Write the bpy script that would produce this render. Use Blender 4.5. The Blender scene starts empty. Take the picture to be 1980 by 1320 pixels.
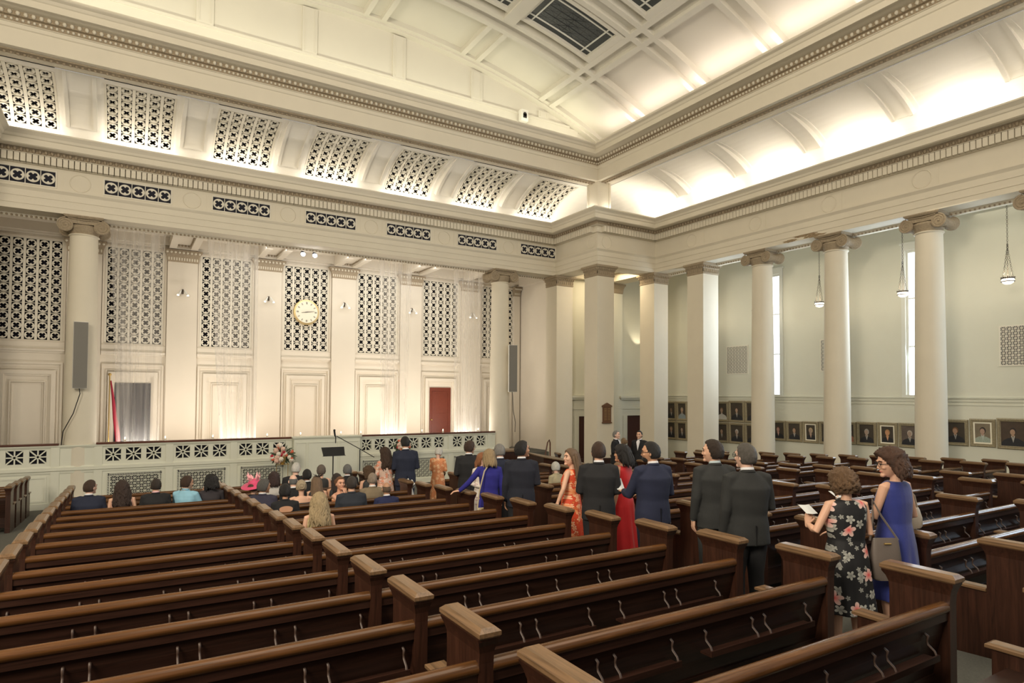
import bpy, math, random
from mathutils import Vector, Matrix, Euler
R = math.radians
C = bpy.context.scene.collection
S = bpy.context.scene

# ------------------------------------------------------------------ camera
cam_d = bpy.data.cameras.new('camera')
cam_d.sensor_width = 36.0
cam_d.lens = 36.0 * 1223.4 / 1980.0
cam_d.shift_y = (728.3 - 660.0) / 1980.0
cam_d.clip_start = 0.05
cam = bpy.data.objects.new('camera', cam_d)
C.objects.link(cam)
_yaw, _pitch, _roll = 0.5484, 0.0276, 0.0063
_f = Vector((math.sin(_yaw) * math.cos(_pitch), math.cos(_yaw) * math.cos(_pitch), math.sin(_pitch)))
_r = Vector((math.cos(_yaw), -math.sin(_yaw), 0))
_u = _r.cross(_f)
_r2 = _r * math.cos(_roll) + _u * math.sin(_roll)
_u2 = -_r * math.sin(_roll) + _u * math.cos(_roll)
cam.matrix_world = Matrix(((_r2.x, _u2.x, -_f.x, 0), (_r2.y, _u2.y, -_f.y, 0), (_r2.z, _u2.z, -_f.z, 0), (0, 0, 0, 1)))
S.camera = cam

# ------------------------------------------------------------------ exposure, world, lights
S.view_settings.view_transform = 'Standard'
S.view_settings.look = 'None'
S.view_settings.gamma = 1.0
S.view_settings.use_curve_mapping = False
S.view_settings.exposure = 0.35

W = bpy.data.worlds.new('world')
S.world = W
W.use_nodes = True
W.node_tree.nodes['Background'].inputs[0].default_value = (1.0, 0.92, 0.80, 1)
W.node_tree.nodes['Background'].inputs[1].default_value = 0.30

def area(name, loc, sx, sy, power, col, look=None, spread=None):
    d = bpy.data.lights.new(name, 'AREA')
    d.shape = 'RECTANGLE'; d.size = sx; d.size_y = sy
    d.energy = power; d.color = col
    if spread: d.spread = R(spread)
    o = bpy.data.objects.new(name, d); C.objects.link(o)
    o.location = loc
    if look is not None:
        o.rotation_euler = (Vector(look) - Vector(loc)).to_track_quat('-Z', 'Y').to_euler()
    return o
def spot(name, loc, to, power, col, ang=60, blend=0.6, rad=0.05):
    d = bpy.data.lights.new(name, 'SPOT')
    d.energy = power; d.color = col; d.spot_size = R(ang); d.spot_blend = blend; d.shadow_soft_size = rad
    o = bpy.data.objects.new(name, d); C.objects.link(o); o.location = loc
    o.rotation_euler = (Vector(to) - Vector(loc)).to_track_quat('-Z', 'Y').to_euler()
    return o
WARM = (1.0, 0.80, 0.55); WARMW = (1.0, 0.93, 0.83); DAY = (0.66, 0.83, 1.0)
def strip(name, a, b, width, aim, power, col):
    """long narrow lamp from a to b, facing aim (a direction)"""
    a, b, aim = Vector(a), Vector(b), Vector(aim).normalized()
    d = bpy.data.lights.new(name, 'AREA'); d.shape = 'RECTANGLE'; d.size = (b - a).length; d.size_y = width; d.energy = power; d.color = col
    o = bpy.data.objects.new(name, d); C.objects.link(o)
    x = (b - a).normalized(); z = -aim; z = (z - x * z.dot(x)).normalized(); y = z.cross(x); c = (a + b) / 2
    o.matrix_world = Matrix(((x.x, y.x, z.x, c.x), (x.y, y.y, z.y, c.y), (x.z, y.z, z.z, c.z), (0, 0, 0, 1)))
    return o
# strip lamps lying on top of the lower cornice, washing the coves
for _k in range(-1, 6):
    _c = 5.9 + (_k - 2) * 2.84
    strip('cove_lamp_front', (_c - .82, 21.70, 7.0), (_c + .82, 21.70, 7.0), .10, (0, .35, 1), 11.5, WARMW)
for _k in range(-1, 7):
    _c = 15.67 - _k * 2.66
    strip('cove_lamp_side', (18.12, _c - .85, 7.0), (18.12, _c + .85, 7.0), .10, (.35, 0, 1), 19, WARMW)
strip('cove_lamp_corner_a', (15.6, 18.6, 7.0), (18.0, 18.6, 7.0), .12, (0, .8, 1), 14, WARMW)
strip('cove_lamp_corner_b', (15.1, 19.0, 7.0), (15.1, 21.3, 7.0), .12, (.8, 0, 1), 14, WARMW)
# strip lamps on the upper cornice, washing the vault and the end wall
strip('vault_lamp_front', (-3.0, 18.6, 9.4), (14.6, 18.6, 9.4), .12, (0, -.25, 1), 88, (1.0, 0.96, 0.72))
strip('vault_lamp_side', (15.05, -3.5, 9.4), (15.05, 18.2, 9.4), .12, (-.3, 0, 1), 105, (1.0, 0.86, 0.77))
# uplights on the chancel floor behind the screen
area('chancel_uplight_a', (3.2, 22.55, -1.9), 0.9, 0.25, 62, WARMW, (3.2, 23.0, 2.5))
area('chancel_uplight_b', (0.4, 22.55, -1.9), 0.8, 0.25, 42, WARMW, (0.4, 23.0, 2.5))
area('chancel_uplight_c', (8.6, 22.55, -1.9), 1.0, 0.25, 74, WARMW, (8.6, 23.2, 2.5))
area('chancel_uplight_d', (11.6, 22.55, -1.9), 1.0, 0.25, 60, WARMW, (11.6, 23.2, 2.5))
area('chancel_wash', (6.0, 22.7, -1.9), 12.0, 0.3, 40, (1.0, 0.64, 0.38), (6.0, 24.9, 0.0))
area('chancel_top', (7.5, 22.7, 4.9), 9.0, 0.4, 75, (1.0, 0.97, 0.92), (7.5, 24.9, 2.0))
# daylight at the tall side windows
for _y in (10.1, 15.4, 4.9):
    area('window_daylight', (20.85, _y, 2.3), 0.8, 4.4, 105, DAY, (10.0, _y, 0.5))
area('aisle_daylight', (20.9, 1.0, 2.6), 4.0, 3.4, 380, DAY, (12.0, 7.0, -1.0))
# unseen fill lights added high over the nave and towards the back
area('nave_fill', (5.8, 2.0, 8.6), 10.0, 9.0, 620, (1.0, 0.88, 0.70), (6.5, 9.0, 0.0))
area('rear_fill', (-6.5, 1.0, 5.5), 4.0, 4.0, 1400, (1.0, 0.88, 0.70), (8.0, 16.0, 3.5))  # added fill that brightens the architraves from behind the viewpoint
area('aisle_fill', (20.0, 8.0, 5.2), 1.2, 14.0, 26, (1.0, 0.90, 0.72), (20.6, 8.0, 0.0))  # unseen fill added under the aisle ceiling to lift the side wall
spot('wall_uplight', (20.1, 21.45, 2.1), (20.2, 21.9, 3.2), 22, (1.0, 0.86, 0.62), 80, .5)
area('corner_fill', (17.4, 20.3, 5.2), 1.6, 1.6, 60, (1.0, 0.80, 0.52), (17.4, 20.8, 0.0))  # unseen warm fill added to brighten the wall behind the corner pillars

# ------------------------------------------------------------------ materials
def new_mat(name):
    m = bpy.data.materials.new(name); m.use_nodes = True
    nt = m.node_tree; b = nt.nodes['Principled BSDF']
    return m, nt, b
def N(nt, t, **k):
    n = nt.nodes.new(t)
    for a, v in k.items(): setattr(n, a, v)
    return n
def mat(name, col, rough=0.6, metal=0.0, var=0.0, scale=6.0, bump=0.0, bscale=40.0, stretch=(1, 1, 1), coat=0.0, spec=None, emit=None, estr=0.0, sheen=0.0):
    m, nt, b = new_mat(name)
    b.inputs['Base Color'].default_value = (*col, 1)
    b.inputs['Roughness'].default_value = rough
    b.inputs['Metallic'].default_value = metal
    if coat: b.inputs['Coat Weight'].default_value = coat; b.inputs['Coat Roughness'].default_value = 0.15
    if spec is not None: b.inputs['Specular IOR Level'].default_value = spec
    if sheen: b.inputs['Sheen Weight'].default_value = sheen
    if emit: b.inputs['Emission Color'].default_value = (*emit, 1); b.inputs['Emission Strength'].default_value = estr
    if var or bump:
        tc = N(nt, 'ShaderNodeTexCoord'); mp = N(nt, 'ShaderNodeMapping'); mp.inputs['Scale'].default_value = stretch
        nt.links.new(tc.outputs['Object'], mp.inputs['Vector'])
        if var:
            nz = N(nt, 'ShaderNodeTexNoise'); nz.inputs['Scale'].default_value = scale; nz.inputs['Detail'].default_value = 5
            nt.links.new(mp.outputs[0], nz.inputs['Vector'])
            mx = N(nt, 'ShaderNodeMix', data_type='RGBA')
            mx.inputs[6].default_value = (*[c * (1 - var) for c in col], 1)
            mx.inputs[7].default_value = (*[min(1, c * (1 + var)) for c in col], 1)
            nt.links.new(nz.outputs[0], mx.inputs[0]); nt.links.new(mx.outputs[2], b.inputs['Base Color'])
        if bump:
            nb = N(nt, 'ShaderNodeTexNoise'); nb.inputs['Scale'].default_value = bscale; nb.inputs['Detail'].default_value = 4
            nt.links.new(mp.outputs[0], nb.inputs['Vector'])
            bp = N(nt, 'ShaderNodeBump'); bp.inputs['Strength'].default_value = bump; bp.inputs['Distance'].default_value = 0.02
            nt.links.new(nb.outputs[0], bp.inputs['Height']); nt.links.new(bp.outputs[0], b.inputs['Normal'])
    return m
M = {}
M['plaster'] = mat('cream_plaster', (0.70, 0.645, 0.53), 0.75, var=0.05, scale=1.5, bump=0.05, bscale=30)
M['vault'] = mat('vault_plaster', (0.71, 0.68, 0.60), 0.8, var=0.05, scale=0.8)
M['cove'] = mat('cove_plaster', (0.82, 0.79, 0.72), 0.8, var=0.02, scale=1.0)
M['lattice'] = mat('lattice_plaster', (0.74, 0.70, 0.60), 0.7, var=0.05, scale=4)
M['carved_shade'] = mat('shaded_carved_plaster', (0.36, 0.29, 0.20), 0.8, var=0.3, scale=22, bump=0.9, bscale=45)  # same plaster, browner: shading of the carving put into the colour
M['screen'] = mat('pale_green_cream_paint', (0.70, 0.705, 0.60), 0.6, var=0.04, scale=2)
M['chancel'] = mat('chancel_plaster', (0.71, 0.65, 0.55), 0.7, var=0.04, scale=1.5)
M['wall_r'] = mat('side_wall_plaster', (0.67, 0.66, 0.56), 0.8, var=0.05, scale=1.2, bump=0.05, bscale=25)
M['void'] = mat('dark_void', (0.012, 0.012, 0.022), 0.9)  # near-black, paints the darkness behind openings; also the dark rope border
M['glassdark'] = mat('dark_leaded_glass', (0.045, 0.055, 0.06), 0.35, var=0.5, scale=25)
M['lead'] = mat('lead_came', (0.02, 0.022, 0.025), 0.5)
M['door_red'] = mat('red_brown_door', (0.14, 0.025, 0.010), 0.45, var=0.3, scale=8, stretch=(6, 6, 1))
M['door_dark'] = mat('dark_door', (0.05, 0.014, 0.010), 0.5)
M['gilt'] = mat('worn_gilt_frame', (0.36, 0.30, 0.19), 0.6, metal=0.1, var=0.5, scale=30, bump=0.9, bscale=90)
M['gilt_bright'] = mat('gold_bezel', (0.70, 0.53, 0.26), 0.35, metal=0.6)
M['clockface'] = mat('cream_clock_face', (0.85, 0.80, 0.66), 0.5)
M['black'] = mat('black_metal', (0.012, 0.012, 0.014), 0.4)
M['iron'] = mat('bronze_chain', (0.07, 0.055, 0.04), 0.45, metal=0.6)
M['grey_cloth'] = mat('grey_speaker_cloth', (0.21, 0.20, 0.18), 0.9, bump=0.3, bscale=300)
M['white'] = mat('white_plastic', (0.80, 0.79, 0.75), 0.5)
M['ribbon'] = mat('white_ribbon', (0.80, 0.78, 0.74), 0.6)
M['paper'] = mat('white_paper', (0.58, 0.60, 0.60), 0.7)
M['glow'] = mat('lamp_glass', (1, 0.95, 0.85), 0.4, emit=(1.0, 0.86, 0.66), estr=3.0)
M['flame'] = mat('candle_flame', (1, 0.8, 0.5), 0.5, emit=(1.0, 0.72, 0.40), estr=12.0)
M['spotglow'] = mat('spot_lens', (1, 1, 1), 0.3, emit=(0.95, 0.95, 1.0), estr=14.0)
M['candle'] = mat('candle_wax', (0.85, 0.80, 0.70), 0.5)
M['window'] = mat('sunlit_window_glass', (0.9, 0.95, 1.0), 0.3, emit=(0.86, 0.92, 1.0), estr=2.5)
M['frame_paint'] = mat('pale_window_paint', (0.72, 0.72, 0.66), 0.5)
M['brass'] = mat('brass', (0.60, 0.42, 0.16), 0.3, metal=0.8)
M['bracket'] = mat('dark_wood_bracket', (0.06, 0.035, 0.025), 0.45)
M['carpet'] = mat('grey_carpet', (0.105, 0.105, 0.09), 0.95, var=0.35, scale=60, bump=0.4, bscale=150)
M['stain'] = mat('flaking_plaster', (0.30, 0.22, 0.13), 0.9, var=0.7, scale=25, bump=1.0, bscale=40)
M['green'] = mat('foliage_green', (0.05, 0.075, 0.035), 0.6, var=0.4, scale=20)
M['flag'] = mat('crimson_flag', (0.28, 0.01, 0.03), 0.7)
M['plaque'] = mat('carved_oak_plaque', (0.13, 0.06, 0.03), 0.5, var=0.4, scale=40)
M['gold_letter'] = mat('gold_letter', (0.35, 0.24, 0.10), 0.5)

def wood(name, col, rough=0.32, sc=1.0, axis='X'):
    m, nt, b = new_mat(name)
    tc = N(nt, 'ShaderNodeTexCoord'); mp = N(nt, 'ShaderNodeMapping')
    mp.inputs['Scale'].default_value = {'X': (0.7, 14, 14), 'Z': (14, 14, 0.9), 'Y': (14, .7, 14)}[axis]
    nz = N(nt, 'ShaderNodeTexNoise'); nz.inputs['Scale'].default_value = 2.2 * sc; nz.inputs['Detail'].default_value = 7; nz.inputs['Roughness'].default_value = 0.65
    nz.inputs['Distortion'].default_value = 0.8
    rp = N(nt, 'ShaderNodeValToRGB')
    rp.color_ramp.elements[0].position = 0.3; rp.color_ramp.elements[0].color = (*[c * 0.45 for c in col], 1)
    rp.color_ramp.elements[1].position = 0.72; rp.color_ramp.elements[1].color = (*[c * 1.45 for c in col], 1)
    nt.links.new(tc.outputs['Object'], mp.inputs['Vector']); nt.links.new(mp.outputs[0], nz.inputs['Vector'])
    nt.links.new(nz.outputs[0], rp.inputs[0]); nt.links.new(rp.outputs[0], b.inputs['Base Color'])
    b.inputs['Roughness'].default_value = rough
    b.inputs['Coat Weight'].default_value = 0.12; b.inputs['Coat Roughness'].default_value = 0.2; b.inputs['Specular IOR Level'].default_value = 0.35
    bp = N(nt, 'ShaderNodeBump'); bp.inputs['Strength'].default_value = 0.08
    nt.links.new(nz.outputs[0], bp.inputs['Height']); nt.links.new(bp.outputs[0], b.inputs['Normal'])
    return m
M['wood'] = wood('dark_oak', (0.030, 0.0125, 0.0080), 0.36)
M['woodz'] = wood('dark_oak_upright', (0.040, 0.0150, 0.0085), 0.38, axis='Z')
M['rail'] = wood('lit_oak_rail', (0.100, 0.042, 0.0135), 0.24)  # lighter than the backs: cove light on the tops put into the colour
M['capwood'] = wood('lit_oak_cap', (0.17, 0.10, 0.052), 0.30, axis='Y')  # caps and tops coloured lighter to carry the light they catch
M['rail_red'] = wood('mahogany_rail', (0.10, 0.03, 0.015), 0.35)

def sheer():
    m, nt, b = new_mat('white_sheer_tulle')
    b.inputs['Base Color'].default_value = (0.92, 0.90, 0.88, 1); b.inputs['Roughness'].default_value = 0.9
    tr = N(nt, 'ShaderNodeBsdfTransparent'); tl = N(nt, 'ShaderNodeBsdfTranslucent'); tl.inputs[0].default_value = (0.95, 0.93, 0.9, 1)
    m1 = N(nt, 'ShaderNodeMixShader'); m1.inputs[0].default_value = 0.5
    m2 = N(nt, 'ShaderNodeMixShader'); 
    tc = N(nt, 'ShaderNodeTexCoord'); mp = N(nt, 'ShaderNodeMapping'); mp.inputs['Scale'].default_value = (3.5, 1, 0.10)
    nz = N(nt, 'ShaderNodeTexNoise'); nz.inputs['Scale'].default_value = 1.6; nz.inputs['Detail'].default_value = 3
    mr = N(nt, 'ShaderNodeMapRange'); mr.inputs[1].default_value = 0.35; mr.inputs[2].default_value = 0.75; mr.inputs[3].default_value = 0.16; mr.inputs[4].default_value = 0.48
    nt.links.new(tc.outputs['Object'], mp.inputs[0]); nt.links.new(mp.outputs[0], nz.inputs['Vector']); nt.links.new(nz.outputs[0], mr.inputs[0])
    nt.links.new(mr.outputs[0], m2.inputs[0])
    nt.links.new(b.outputs[0], m1.inputs[1]); nt.links.new(tl.outputs[0], m1.inputs[2])
    nt.links.new(tr.outputs[0], m2.inputs[1]); nt.links.new(m1.outputs[0], m2.inputs[2])
    nt.links.new(m2.outputs[0], nt.nodes['Material Output'].inputs[0])
    return m
M['sheer'] = sheer()

# ------------------------------------------------------------------ mesh helpers
class MB:
    def __init__(s): s.v = []; s.f = []
    def add(s, vs, fs):
        o = len(s.v); s.v += [tuple(v) for v in vs]; s.f += [tuple(i + o for i in f) for f in fs]; return s
    def box(s, x0, x1, y0, y1, z0, z1):
        return s.add([(x0, y0, z0), (x1, y0, z0), (x1, y1, z0), (x0, y1, z0), (x0, y0, z1), (x1, y0, z1), (x1, y1, z1), (x0, y1, z1)],
                     [(0, 3, 2, 1), (4, 5, 6, 7), (0, 1, 5, 4), (1, 2, 6, 5), (2, 3, 7, 6), (3, 0, 4, 7)])
    def loft(s, rings, cap=True, closed=True):
        n = len(rings[0]); o = len(s.v)
        for r in rings: s.v += [tuple(p) for p in r]
        for i in range(len(rings) - 1):
            for j in range(n if closed else n - 1):
                k = (j + 1) % n
                s.f.append((o + i * n + j, o + i * n + k, o + (i + 1) * n + k, o + (i + 1) * n + j))
        if cap:
            s.f.append(tuple(o + j for j in reversed(range(n))))
            s.f.append(tuple(o + (len(rings) - 1) * n + j for j in range(n)))
        return s
    def tube(s, pts, rads, n=8, up=None, round_ends=False):
        pts = [Vector(p) for p in pts]
        if not isinstance(rads, (list, tuple)): rads = [rads] * len(pts)
        if round_ends:
            d0 = (pts[0] - pts[1]).normalized(); d1 = (pts[-1] - pts[-2]).normalized()
            r0 = rads[0] if not isinstance(rads[0], (list, tuple)) else min(rads[0]); r1 = rads[-1] if not isinstance(rads[-1], (list, tuple)) else min(rads[-1])
            sc = lambda r, k: (r[0] * k, r[1] * k) if isinstance(r, (list, tuple)) else r * k
            pts = [pts[0] + d0 * r0 * .95, pts[0] + d0 * r0 * .6] + pts + [pts[-1] + d1 * r1 * .6, pts[-1] + d1 * r1 * .95]
            rads = [sc(rads[0], .35), sc(rads[0], .8)] + list(rads) + [sc(rads[-1], .8), sc(rads[-1], .35)]
        rings = []; u = None
        for i, p in enumerate(pts):
            t = (pts[min(i + 1, len(pts) - 1)] - pts[max(i - 1, 0)])
            if t.length < 1e-9: t = Vector((0, 0, 1))
            t.normalize()
            if u is None:
                h = Vector(up) if up is not None else (Vector((0, 0, 1)) if abs(t.z) < 0.9 else Vector((0, 1, 0)))
                u = h
            u = (u - t * u.dot(t))
            if u.length < 1e-6: u = t.orthogonal()
            u.normalize(); w = t.cross(u)
            r = rads[i]; a, b = (r if isinstance(r, (list, tuple)) else (r, r))
            rings.append([p + w * (a * math.cos(2 * math.pi * j / n)) + u * (b * math.sin(2 * math.pi * j / n)) for j in range(n)])
        return s.loft(rings)
    def lathe(s, prof, n=24, c=(0, 0, 0), axis='Z', cap=True):
        rings = []
        for r, z in prof:
            rg = []
            for j in range(n):
                a = 2 * math.pi * j / n; x, y = r * math.cos(a), r * math.sin(a)
                if axis == 'Z': p = (c[0] + x, c[1] + y, c[2] + z)
                elif axis == 'Y': p = (c[0] + x, c[1] + z, c[2] + y)
                else: p = (c[0] + z, c[1] + x, c[2] + y)
                rg.append(p)
            rings.append(rg)
        return s.loft(rings, cap)
    def ball(s, c, r, n=10, m=7, rot=None):
        if not isinstance(r, (list, tuple)): r = (r, r, r)
        rings = []
        for i in range(m + 1):
            th = math.pi * (i + 0.001) / (m + 0.002)
            rg = []
            for j in range(n):
                a = 2 * math.pi * j / n
                p = Vector((r[0] * math.sin(th) * math.cos(a), r[1] * math.sin(th) * math.sin(a), -r[2] * math.cos(th)))
                if rot is not None: p = rot @ p
                rg.append(p + Vector(c))
            rings.append(rg)
        return s.loft(rings)
    def xf(s, fn):
        s.v = [tuple(fn(Vector(v))) for v in s.v]; return s
    def mesh(s, name, smooth=None):
        me = bpy.data.meshes.new(name); me.from_pydata(s.v, [], s.f); me.validate(); me.update()
        if smooth is not None:
            me.shade_smooth()
            if smooth < 170: me.set_sharp_from_angle(angle=R(smooth))
        return me
    def build(s, name, m, parent=None, smooth=None, loc=None, recalc=False):
        me = s.mesh(name, smooth)
        if recalc:
            import bmesh
            b = bmesh.new(); b.from_mesh(me); bmesh.ops.recalc_face_normals(b, faces=b.faces); b.to_mesh(me); b.free()
        me.materials.append(m if not isinstance(m, str) else M[m])
        o = bpy.data.objects.new(name, me); C.objects.link(o)
        if parent is not None: o.parent = parent
        if loc is not None: o.location = loc
        return o
def tag(o, label=None, cat=None, group=None, kind=None):
    if label: o['label'] = label
    if cat: o['category'] = cat
    if group: o['group'] = group
    if kind: o['kind'] = kind
    return o
def thing(name, label, cat, loc=(0, 0, 0), rz=0.0, group=None):
    o = bpy.data.objects.new(name, None); C.objects.link(o); o.empty_display_size = 0.1
    o.location = loc; o.rotation_euler = (0, 0, rz)
    return tag(o, label, cat, group)
def struct(o): o['kind'] = 'structure'; return o
def copy_tree(o, parent=None, loc=None, rz=None, label=None):
    c = o.copy(); C.objects.link(c)
    if parent is not None: c.parent = parent
    if loc is not None: c.location = loc
    if rz is not None: c.rotation_euler = (0, 0, rz)
    if label: c['label'] = label
    for ch in list(o.children): copy_tree(ch, c)
    return c
ORD = ['first', 'second', 'third', 'fourth', 'fifth', 'sixth', 'seventh', 'eighth', 'ninth', 'tenth', 'eleventh', 'twelfth', 'thirteenth', 'fourteenth', 'fifteenth', 'sixteenth', 'seventeenth', 'eighteenth', 'nineteenth', 'twentieth']
def fl(y): return -2.0962 - 0.0535 * y
SLOPE = math.atan(0.0535)

# ------------------------------------------------------------------ building shell
def sweep(mb, path, prof, flip=False):
    """closed profile of (distance into the room, z) swept along a mitred plan path"""
    P = [Vector((p[0], p[1])) for p in path]; rings = []
    for i, p in enumerate(P):
        ns = []
        if i > 0: d = (P[i] - P[i - 1]).normalized(); ns.append(Vector((d.y, -d.x)))
        if i < len(P) - 1: d = (P[i + 1] - P[i]).normalized(); ns.append(Vector((d.y, -d.x)))
        m = ns[0] if len(ns) == 1 else (ns[0] + ns[1]) / (1 + ns[0].dot(ns[1]))
        rings.append([(p.x + m.x * d_, p.y + m.y * d_, z) for d_, z in prof])
    mb.loft(rings); return mb
def seg_items(path, step, margin, fn):
    """call fn(point, tangent, normal) at even steps along each straight run"""
    for i in range(len(path) - 1):
        a = Vector(path[i]); b = Vector(path[i + 1]); L = (b - a).length; t = (b - a) / L; n = Vector((t.y, -t.x))
        m0, m1 = margin(i) if callable(margin) else (margin, margin)
        k = max(1, int((L - m0 - m1) / step)); st = (L - m0 - m1) / k
        for j in range(k + 1): fn(a + t * (m0 + st * j), t, n)
def obox(mb, c, t, n, hw, d0, d1, z0, z1):
    """box centred at plan point c: half width hw along t, from d0 to d1 along n"""
    vs = []
    for z in (z0, z1):
        for a, d in ((-hw, d0), (hw, d0), (hw, d1), (-hw, d1)):
            p = c + t * a + n * d; vs.append((p.x, p.y, z))
    mb.add(vs, [(0, 3, 2, 1), (4, 5, 6, 7), (0, 1, 5, 4), (1, 2, 6, 5), (2, 3, 7, 6), (3, 0, 4, 7)])

# floors
f = MB(); ys = [-5, 22.6]
f.add([(-9, -5, fl(-5)), (21.2, -5, fl(-5)), (21.2, 22.0, fl(22.0)), (-9, 22.0, fl(22.0)), (-9, -5, fl(-5) - .3), (21.2, -5, fl(-5) - .3), (21.2, 22.0, fl(22) - .3), (-9, 22.0, fl(22) - .3)],
      [(0, 1, 2, 3), (7, 6, 5, 4), (0, 4, 5, 1), (1, 5, 6, 2), (2, 6, 7, 3), (3, 7, 4, 0)])
struct(f.build('floor', 'carpet'))
f = MB(); f.box(-6.6, 15.7, 22.02, 25.0, -2.6, -2.4); struct(f.build('floor_chancel', 'carpet'))

PATH = [(-6.6, 18.83), (-3.5, 18.83), (-3.5, 21.6), (15.3, 21.6), (15.3, 18.83), (18.3, 18.83), (18.3, -4.0)]
# main entablature: architrave, frieze, mouldings, corona
prof = [(-.8, 4.98), (0, 4.98), (0, 5.13), (.02, 5.13), (.02, 5.33), (.04, 5.33), (.04, 5.50), (.06, 5.53), (.10, 5.58), (.10, 5.62), (0, 5.64),
        (0, 6.215), (.09, 6.215), (.09, 6.44), (.25, 6.445), (.25, 6.46), (.25, 6.575), (.56, 6.575), (.56, 6.585),
        (.60, 6.585), (.60, 6.74), (.63, 6.76), (.66, 6.82), (.74, 6.88), (.77, 6.90), (.77, 6.94), (-.8, 6.94)]
struct(sweep(MB(), PATH, prof).build('trim_1', 'plaster', recalc=True))
d = MB()
seg_items(PATH, .135, .2, lambda c, t, n: obox(d, c, t, n, .056, .07, .235, 6.225, 6.44))
struct(d.build('trim_2', 'plaster'))
# egg mouldings (carved)
def egg_strip(mb, path, step, margin, d0, z, r):
    def fn(c, t, n):
        p = c + n * d0; mb.ball((p.x, p.y, z), r, 6, 4)
    seg_items(path, step, margin, fn)
e = MB(); egg_strip(e, PATH, .135, .3, .29, 6.515, (.042, .042, .055)); sweep(e, PATH, [(.24, 6.46), (.27, 6.462), (.27, 6.48), (.258, 6.50), (.27, 6.55), (.34, 6.572), (.24, 6.572)]); struct(e.build('trim_3', 'carved_shade', smooth=60))
# round plaques and joints in the frieze
rr = MB()
def roundel(c, n, z, r=.24):
    t = Vector((n.y, -n.x)); pts = []
    for k in range(25):
        a = 2 * math.pi * k / 24; q = c + n * .006 + t * (r * math.cos(a)); pts.append((q.x, q.y, z + r * math.sin(a)))
    rr.tube(pts, .014, 5)
BAY = 2.84; CX = 5.9
PILX = [CX + (k - 3.5) * BAY + BAY * 0 for k in range(0, 8)]       # bay boundaries on the front wall
for k in range(1, 7): roundel(Vector((PILX[k], 21.6)), Vector((0, -1)), 5.89)
RY = [16.7 - 2.66 * k for k in range(0, 8)]
for y in RY[1:]: roundel(Vector((18.3, y)), Vector((-1, 0)), 5.89)
for y in RY: rr.box(18.29, 18.304, y - 0.42, y - 0.41, 5.64, 6.13)
roundel(Vector((15.3, 19.2)), Vector((-1, 0)), 5.89); roundel(Vector((15.75, 18.83)), Vector((0, -1)), 5.89); roundel(Vector((18.3, 16.9)), Vector((-1, 0)), 5.89)
for k in range(8):
    if 0 < k < 7:
      for q in (-.4, .4): rr.box(PILX[k] + q - .006, PILX[k] + q + .006, 21.594, 21.61, 5.64, 6.13)
struct(rr.build('trim_4', 'plaster', smooth=60))
# soffit strip of small beads along the inner edge of the architrave
s_ = MB()
sweep(s_, [(-3.5, 22.3), (15.3, 22.3)], [(0, 4.90), (.06, 4.90), (.10, 4.985), (0, 4.985)])
sweep(s_, [(19.0, 18.9), (19.0, -4)], [(-.1, 4.90), (.05, 4.90), (.10, 4.985), (-.1, 4.985)])
struct(s_.build('trim_5', 'plaster'))
s_ = MB()
egg_strip(s_, [(-3.4, 22.27), (15.2, 22.27)], .11, .05, .06, 4.925, .032)
egg_strip(s_, [(19.0, 18.6), (19.0, -4)], .11, .05, .06, 4.925, .032)
struct(s_.build('trim_6', 'carved_shade', smooth=60))

# upper entablature carried over the coves
UP = [(-3.5, 18.83), (15.3, 18.83), (15.3, -4.0)]
prof = [(-.95, 8.30), (-.72, 8.30), (-.66, 8.22), (-.60, 8.20), (-.16, 8.20), (-.16, 8.22), (-.14, 8.22), (-.14, 8.20), (0, 8.20), (0, 8.62), (.03, 8.64), (.05, 8.72), (.08, 8.73), (.08, 8.86), (.16, 8.87),
        (.16, 8.98), (.50, 8.99), (.50, 8.965), (.55, 8.965), (.55, 9.12), (.58, 9.14), (.62, 9.20), (.70, 9.23), (.72, 9.25), (.72, 9.29), (-.95, 9.29)]
struct(sweep(MB(), [(-6.6, 18.83), (15.3, 18.83), (15.3, -4.0)], prof).build('trim_7', 'plaster', recalc=True))
e = MB(); egg_strip(e, UP, .15, .25, .175, 8.92, (.05, .05, .055)); egg_strip(e, UP, .11, .15, .10, 8.80, (.036, .036, .036))
struct(e.build('trim_8', 'plaster', smooth=60))
e = MB(); sweep(e, UP, [(.05, 8.745), (.09, 8.745), (.09, 8.855), (.165, 8.865), (.165, 8.975), (.05, 8.975)]); struct(e.build('trim_17', 'carved_shade'))  # backing strip between the beads, its shade painted in
e = MB()
sweep(e, [(-6.6, 19.27), (15.74, 19.27), (15.74, -4.0)], [(0, 8.19), (.26, 8.17), (.26, 8.205), (0, 8.205)])
egg_strip(e, [(-6, 19.2), (15.6, 19.2)], .13, .1, .06, 8.165, .04); egg_strip(e, [(15.67, 19.1), (15.67, -4)], .13, .1, .06, 8.165, .04)
struct(e.build('trim_9', 'carved_shade', smooth=60))  # soffit band in shadow, darkness put into its colour
# square posts with beaded edges standing on the corner of the main cornice
p = MB(); p.box(15.3, 15.85, 18.83, 19.38, 6.9, 8.25); p.box(15.27, 15.36, 19.38, 19.46, 6.9, 8.2); p.box(15.85, 15.93, 18.80, 18.9, 6.9, 8.2)
for z in range(11):
    p.ball((15.29, 19.43, 7.0 + z * .11), .03, 6, 4); p.ball((15.9, 18.82, 7.0 + z * .11), .03, 6, 4)
tag(p.build('corner_post', 'plaster'), 'short square plaster post standing on the cornice corner between the two lit coves', 'post')

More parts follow.
